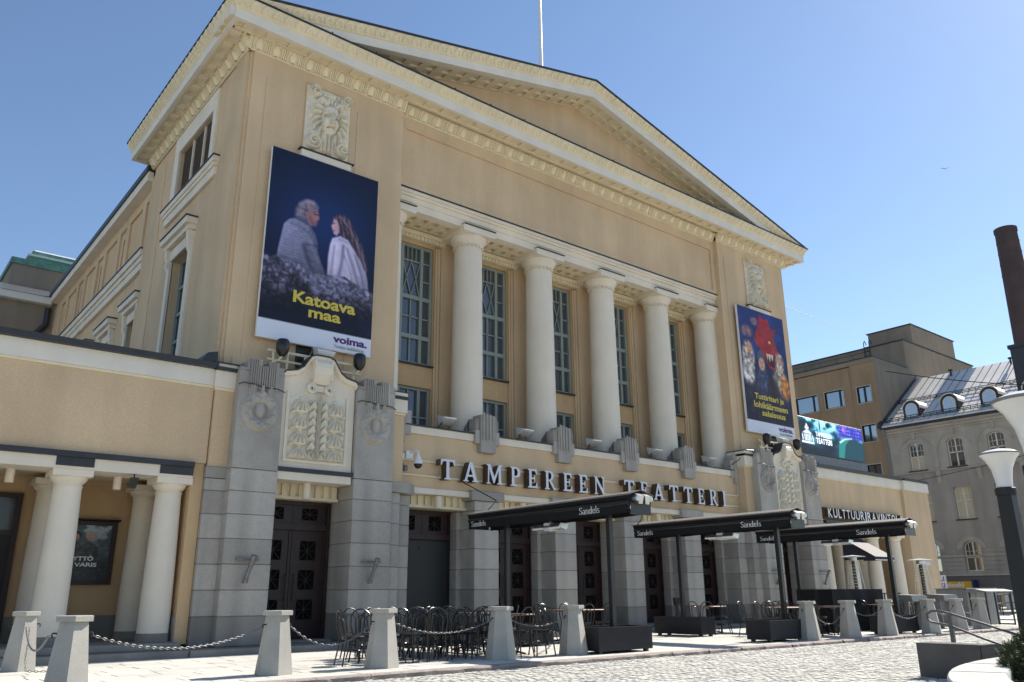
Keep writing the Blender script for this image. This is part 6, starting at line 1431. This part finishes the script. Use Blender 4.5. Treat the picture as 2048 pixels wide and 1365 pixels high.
for y in gy:
    # archivolt around the top windows
    b = MB(GX); A0, A1 = arc(y, 1.08, 10.62, .95, 14), arc(y, 1.0, 10.62, .87, 14)
    for (p0, p1, q0, q1) in zip(A0, A0[1:], A1, A1[1:]): b.hexa([(p0[0],-.06,p0[1]),(p1[0],-.06,p1[1]),(q1[0],-.06,q1[1]),(q0[0],-.06,q0[1])],[(p0[0],.0,p0[1]),(p1[0],.0,p1[1]),(q1[0],.0,q1[1]),(q0[0],.0,q0[1])])
    b.build('archivolt', GREYTR, GB)
    MB(GX).prism([(y-.1,-.1,11.35),(y+.1,-.1,11.35),(y+.13,-.1,11.75),(y-.13,-.1,11.75)], (0,.11,0)).build('keystone', GREYTR, GB)
    MB(GX).box(y-.66, y+.66, -.10, .05, 9.10, 9.165).build('sill', FLASH, GB)
    MB(GX).box(y-.66, y+.66, -.10, .05, 5.60, 5.675).build('sill', FLASH, GB)
    b = MB(GX); A0, A1 = arc(y, .92, 3.75, .78, 12), arc(y, .56, 3.84, .45, 12)
    for (p0, p1, q0, q1) in zip(A0, A0[1:], A1, A1[1:]): b.hexa([(p0[0],-.02,p0[1]),(p1[0],-.02,p1[1]),(q1[0],-.02,q1[1]),(q0[0],-.02,q0[1])],[(p0[0],.03,p0[1]),(p1[0],.03,p1[1]),(q1[0],.03,q1[1]),(q0[0],.03,q0[1])])
    b.build('arch_stones', GREYTR, GB)
for y in [24.77, 22.15, 19.5, 16.9]:
    pl = MB(GX).box(y-.17, y+.17, -.06, .0, 9.2, 10.52); pl.build('pilaster', GREYTR, GB); MB(GX).box(y-.24, y+.24, -.10, .0, 10.523, 10.62).build('pilaster_cap', GREYTR, GB)
    MB(GX).prism([(y-.15,-.16,9.0),(y-.15,.02,9.0),(y-.15,.02,8.2),(y-.15,-.06,8.45)], (.3,0,0)).build('corbel', GREYTR, GB)
y = 22.05
MB(GX).box(10, 28.1, -.08, .02, 8.98, 9.06).build('string_course', GREYTR, GB); MB(GX).box(10, 28.1, -.05, .02, 3.28, 3.36).build('string_course', GREYTR, GB); MB(GX).box(10, 28.1, -.10, .02, 2.06, 2.16).build('string_course', GREYTR, GB)
for z0, z1, d in ((11.75,11.9,.08),(11.903,12.1,.18),(12.103,12.25,.30)): MB(GX).box(10, 28.1, -d, .05, z0, z1).build('cornice', GREYTR, GB)
MB(GX).box(9.8, 28.15, -.42, .1, 12.253, 12.42).build('gutter', FLASH, GB)
def far_window(y, hw, z0, zs, rise, blinds, name='window'):
    d = .22
    b = MB(GX); b.box(y-hw, y-hw+.05, d, d+.05, z0, zs); b.box(y+hw-.05, y+hw, d, d+.05, z0, zs); b.box(y-.04, y+.04, d-.01, d+.05, z0, zs+rise*.98); b.box(y-hw, y+hw, d, d+.05, z0, z0+.05); zt_ = z0+(zs-z0)*.58; b.box(y-hw, y+hw, d-.01, d+.05, zt_-.035, zt_+.035)
    if rise:
        A0, A1 = arc(y, hw, zs, rise, 10), arc(y, hw-.05, zs, rise-.05, 10)
        for (p0, p1, q0, q1) in zip(A0, A0[1:], A1, A1[1:]): b.hexa([(p0[0],d,p0[1]),(p1[0],d,p1[1]),(q1[0],d,q1[1]),(q0[0],d,q0[1])],[(p0[0],d+.05,p0[1]),(p1[0],d+.05,p1[1]),(q1[0],d+.05,q1[1]),(q0[0],d+.05,q0[1])])
    else: b.box(y-hw, y+hw, d, d+.05, zs-.05, zs)
    W = b.build(name, WHITE, GB)
    g = MB(GX)
    for s in (-1, 1):
        g.box(y+s*hw*.52-.012, y+s*hw*.52+.012, d+.01, d+.04, zt_+.035, zs+rise*.7)
    g.box(y-hw+.05, y+hw-.05, d+.01, d+.04, (zt_+zs+rise*.4)/2-.012, (zt_+zs+rise*.4)/2+.012); g.build('glazing_bars', WHITE, W)
    for s in (-1, 1):
        a, c = (y-hw+.05, y-.04) if s < 0 else (y+.04, y+hw-.05)
        MB(GX).quad((a,d+.045,z0+.05),(c,d+.045,z0+.05),(c,d+.045,zt_-.035),(a,d+.045,zt_-.035)).build('pane', CURTAIN if blinds & 1 else GLASSB, W)
        MB(GX).quad((a,d+.045,zt_+.035),(c,d+.045,zt_+.035),(c,d+.045,zs+rise*(.75 if rise else 0)),(a,d+.045,zs+rise*(.75 if rise else 0))).build('pane', CURTAIN if blinds & 2 else GLASSB, W)
for i, y in enumerate(gy): far_window(y, .52, 9.17, 10.85, .28, (1,0,0,0,1)[i])
for i, y in enumerate(gy): far_window(y, .56, 5.68, 7.78, 0, (3,3,1,3,0)[i])
for i, y in enumerate(gy): far_window(y, .53, 2.36, 3.85, .42, 0)
# mansard roof, seams, snow rails and dormers
s_ = (17.15-12.42)/(64.55-57.6); rz = lambda x: 12.42+(x-57.6)*s_
MB().prism([(57.55,9.8,12.43),(57.55,9.8,12.50),(64.5,9.8,rz(64.5)+.07),(72,9.8,14),(72,9.8,12.43)], (0,18.25,0)).build('roof', SEAMROOF, GB)
MB().prism([(57.5,28.05,12.42),(57.5,28.05,12.75),(64.5,28.05,rz(64.5)+.3),(64.5,28.05,12.42)], (0,.25,0)).build('verge_flashing', FLASH, GB)
sm_ = MB(); y = 10.2
while y < 27.9:
    sm_.prism([(57.6,y,rz(57.6)+.065),(57.6,y,rz(57.6)+.12),(64.4,y,rz(64.4)+.12),(64.4,y,rz(64.4)+.065)], (0,.035,0)); y += .58
sm_.build('roof_seams', GREYM, GB, kind='stuff')
for xx, h in ((58.0,.32),(60.6,.30)):
    b = MB()
    for dz in (.10,.20,h): b.tube([(xx,10,rz(xx)+.07+dz),(xx,28,rz(xx)+.07+dz)], .025, 4)
    y = 10.3
    while y < 28: b.tube([(xx,y,rz(xx)+.05),(xx,y,rz(xx)+.1+h)], .02, 4); y += .45
    b.build('snow_rail', IRON, GB, kind='stuff')
for i, y in enumerate(gy):
    hw, z0, zs, d0 = .42, 12.55, 13.6, -.05
    out = [(y-.60,z0-.02),(y-.60,zs)]+[(y-.60*math.cos(PI*k/10), zs+.60*math.sin(PI*k/10)) for k in range(1,10)]+[(y+.60,zs),(y+.60,z0-.02)]
    D = MB(GX).prism([(a,.35,z) for a,z in out], (0,2.6,0)).build('dormer', FLASH, GB)
    inn = [(y-hw,z0+.1),(y-hw,zs)]+[(y-hw*math.cos(PI*k/10), zs+hw*math.sin(PI*k/10)) for k in range(1,10)]+[(y+hw,zs),(y+hw,z0+.1)]
    MB(GX).prism([(a,.30,z) for a,z in inn], (0,.04,0)).build('dormer_frame', WHITE, D)
    k_ = .84; zc_ = (z0+.1+zs+hw)/2; MB(GX).prism([(y+(a-y)*k_,.285,zc_+(z-zc_)*.92) for a,z in inn], (0,.012,0)).build('pane', GLASSB, D)
    b = MB(GX); b.box(y-.012,y+.012,.27,.284,z0+.16,zs+hw*.8); b.box(y-hw*.8,y+hw*.8,.27,.284,13.2,13.225); b.box(y-hw*.8,y+hw*.8,.27,.284,13.6,13.625); b.build('glazing_bars', WHITE, D, kind='stuff')
    cv = MB(GX); A0, A1 = [(y-.66*math.cos(PI*k/10), zs+.66*math.sin(PI*k/10)) for k in range(11)], [(y-.605*math.cos(PI*k/10), zs+.605*math.sin(PI*k/10)) for k in range(11)]
    for (p0,p1,q0,q1) in zip(A0,A0[1:],A1,A1[1:]): cv.hexa([(p0[0],.28,p0[1]),(p1[0],.28,p1[1]),(q1[0],.28,q1[1]),(q0[0],.28,q0[1])],[(p0[0],2.4,p0[1]),(p1[0],2.4,p1[1]),(q1[0],2.4,q1[1]),(q0[0],2.4,q0[1])])
    cv.build('dormer_roof', SEAMROOF, D, True)
MB().box(58.7, 60.6, 18.0, 19.2, 12.9, 16.5).build('chimney_stack', FLASH, GB); MB().box(58.6, 60.7, 17.9, 19.3, 16.503, 16.75).build('chimney_cap', FLASH, GB)
for x, y in ((63.9,25.2),(63.9,21.0)): MB().lathe((x,y,rz(63.9)), [(.07,0),(.07,.45),(.16,.46),(.16,.55)], 8).build('roof_vent', FLASH, GB)
MB().tube([(57.55,28.0,12.3),(57.8,28.0,11.6),(57.9,28.0,11),(57.9,28.0,0)], .09, 8).build('downpipe', GREYM, GB, True)
# kiosk signs, cabinets and rail at the end of the street
t = thing('sign', 'white board with blue letters GRILLI KIOSKI in front of the grey building', 'sign', (50,22.3,0))
zk = 1.1; MB().box(50,50.06,21.90,23.2,1.25,2.0).build('board', WHITEM, t); MB().tube([(50.03,22.5,0),(50.03,22.5,1.25)], .04, 6).build('post', GREYM, t)
def west_text(body, x, y, z, w_, h_, m_, parent, bold=.02): me = fit(text_mesh(body, 1., .003, bold, 'lettering', m_), w_, h_); xform(me, FACE_W); return ob('lettering', me, parent, (x,y,z))
west_text('GRILLI', 49.99, 23.1, 1.68, 1.1, .25, BLUEPR, t); west_text('KIOSKI', 49.99, 23.1, 1.31, 1.1, .25, BLUEPR, t)
t = thing('sign', 'yellow sign reading Grillikioski on the base of the grey building', 'sign', (57.8,24.6,1.5))
MB().box(57.75,57.9,23.52,26.6,1.28,1.72).build('board', YSIGN, t); west_text('kioski', 57.74, 25.35, 1.36, 1.15, .30, WHITEPR, t, .03); west_text('Grilli', 57.74, 26.35, 1.36, .9, .30, WHITEPR, t, .03)
MB().box(57.2,57.85,23.35,23.5,1.25,1.80).build('end_panel', BLUED, t)
for y, l in ((20.55,'left pale utility cabinet on a post at the street end'),(19.35,'right pale utility cabinet on a post at the street end')):
    t = thing('utility_cabinet', l, 'cabinet', (52,y,0)); MB().cbox(51.8,52.2,y-.45,y+.3,.15,1.0,.02).build('box', LIGHTM, t); MB().tube([(52,y-.5,0),(52,y-.5,1.1)], .05, 6).build('post', GALV, t)
t = thing('railing', 'thin grey steel railing beside the ramp at the street end', 'railing', (44,17,0))
for z in (.55,.95): MB().tube([(36.5,15.2,z),(48,17.6,z)], .025, 6).build('rail', GALV, t)
for k in range(6): u = k/5; MB().tube([(36.5+11.5*u,15.2+2.4*u,0),(36.5+11.5*u,15.2+2.4*u,.95)], .025, 6).build('post', IRON, t)
struct(MB().hexa([(36.5,13.6,0),(50,16.4,0),(50,17.0,0),(36.5,14.2,0)],[(36.5,13.6,.05),(50,16.4,.38),(50,17.0,.38),(36.5,14.2,.05)]).build('ramp', SLAB))
# factory chimney
t = thing('factory_chimney', 'tall round brown brick factory chimney behind the grey roof', 'chimney', (82,24.9,0))
rb = 1.28; hT = 34.2
prof = []
for k in range(60):
    z = 34.2*k/59; r = 1.55-.62*z/34.2; prof.append((r, z))
MB().lathe((82,25.2,0), prof, 36).build('shaft', BRICK, t, True)
for z in (29.5,30.6,31.7,32.8): MB().lathe((82,25.2,0), [(1.55-.62*z/34.2+.012,z),(1.55-.62*z/34.2+.03,z+.06),(1.55-.62*z/34.2+.012,z+.12)], 36, cap=False).build('iron_band', BRICK, t, True)
MB().lathe((82,25.2,0), [(.98,33.85),(1.0,33.9),(1.0,34.25)], 36).build('rim', BRICK, t, True)
def wire(pts, r, label):
    o = MB().tube(pts, r, 5).build('overhead_wire', IRON); o['label'] = label; o['category'] = 'wire'
wire(sag((30.12,18.3,13.05),(64.7,31.3,21.9),.25,10), .010, 'overhead wire from the theatre corner to the ochre building')
wire(sag((58,27.3,16.6),(54,10,11.5),.5,10), .03, 'overhead wire from the ochre flank across the seam roof')
wire(sag((57,33,8.0),(40,8.5,7.6),.4,10), .018, 'overhead wire crossing in front of the grey building')
# gull
t = thing('gull', 'gull gliding with spread wings in the sky at the right', 'bird', (60,33.0,33))
gx = Vector((60,33.0,33)); 
d_ = camo.matrix_world.to_3x3() @ Vector(((1890-1024)/1627.58, (682.5-338)/1627.58, -1)); gp = Vector((0,0,1.1))+d_*55; t.location = gp; WL[t.name] = gp
MB().tube([gp+Vector((-.13,.03,0)), gp+Vector((-.05,0,.005)), gp+Vector((.08,0,.005)), gp+Vector((.15,-.02,0))], [.012,.036,.033,.012], 8).build('body', GULLW, t, True)
for s in (-1, 1):
    R = Vector((.72,-.69,0)); F_ = Vector((.69,.72,0)); b = MB(); P = []
    for k in range(7):
        u = k/6; c = gp+R*s*(.03+.30*u)+Vector((0,0,(.06*math.sin(u*PI*.7))-.02*u)); w_ = .06*(1-u**2)+.01; P.append([c-F_*w_, c+Vector((0,0,.012)), c+F_*w_*.5])
    b.grid(P); b.build('wing', GULLW, t, True)
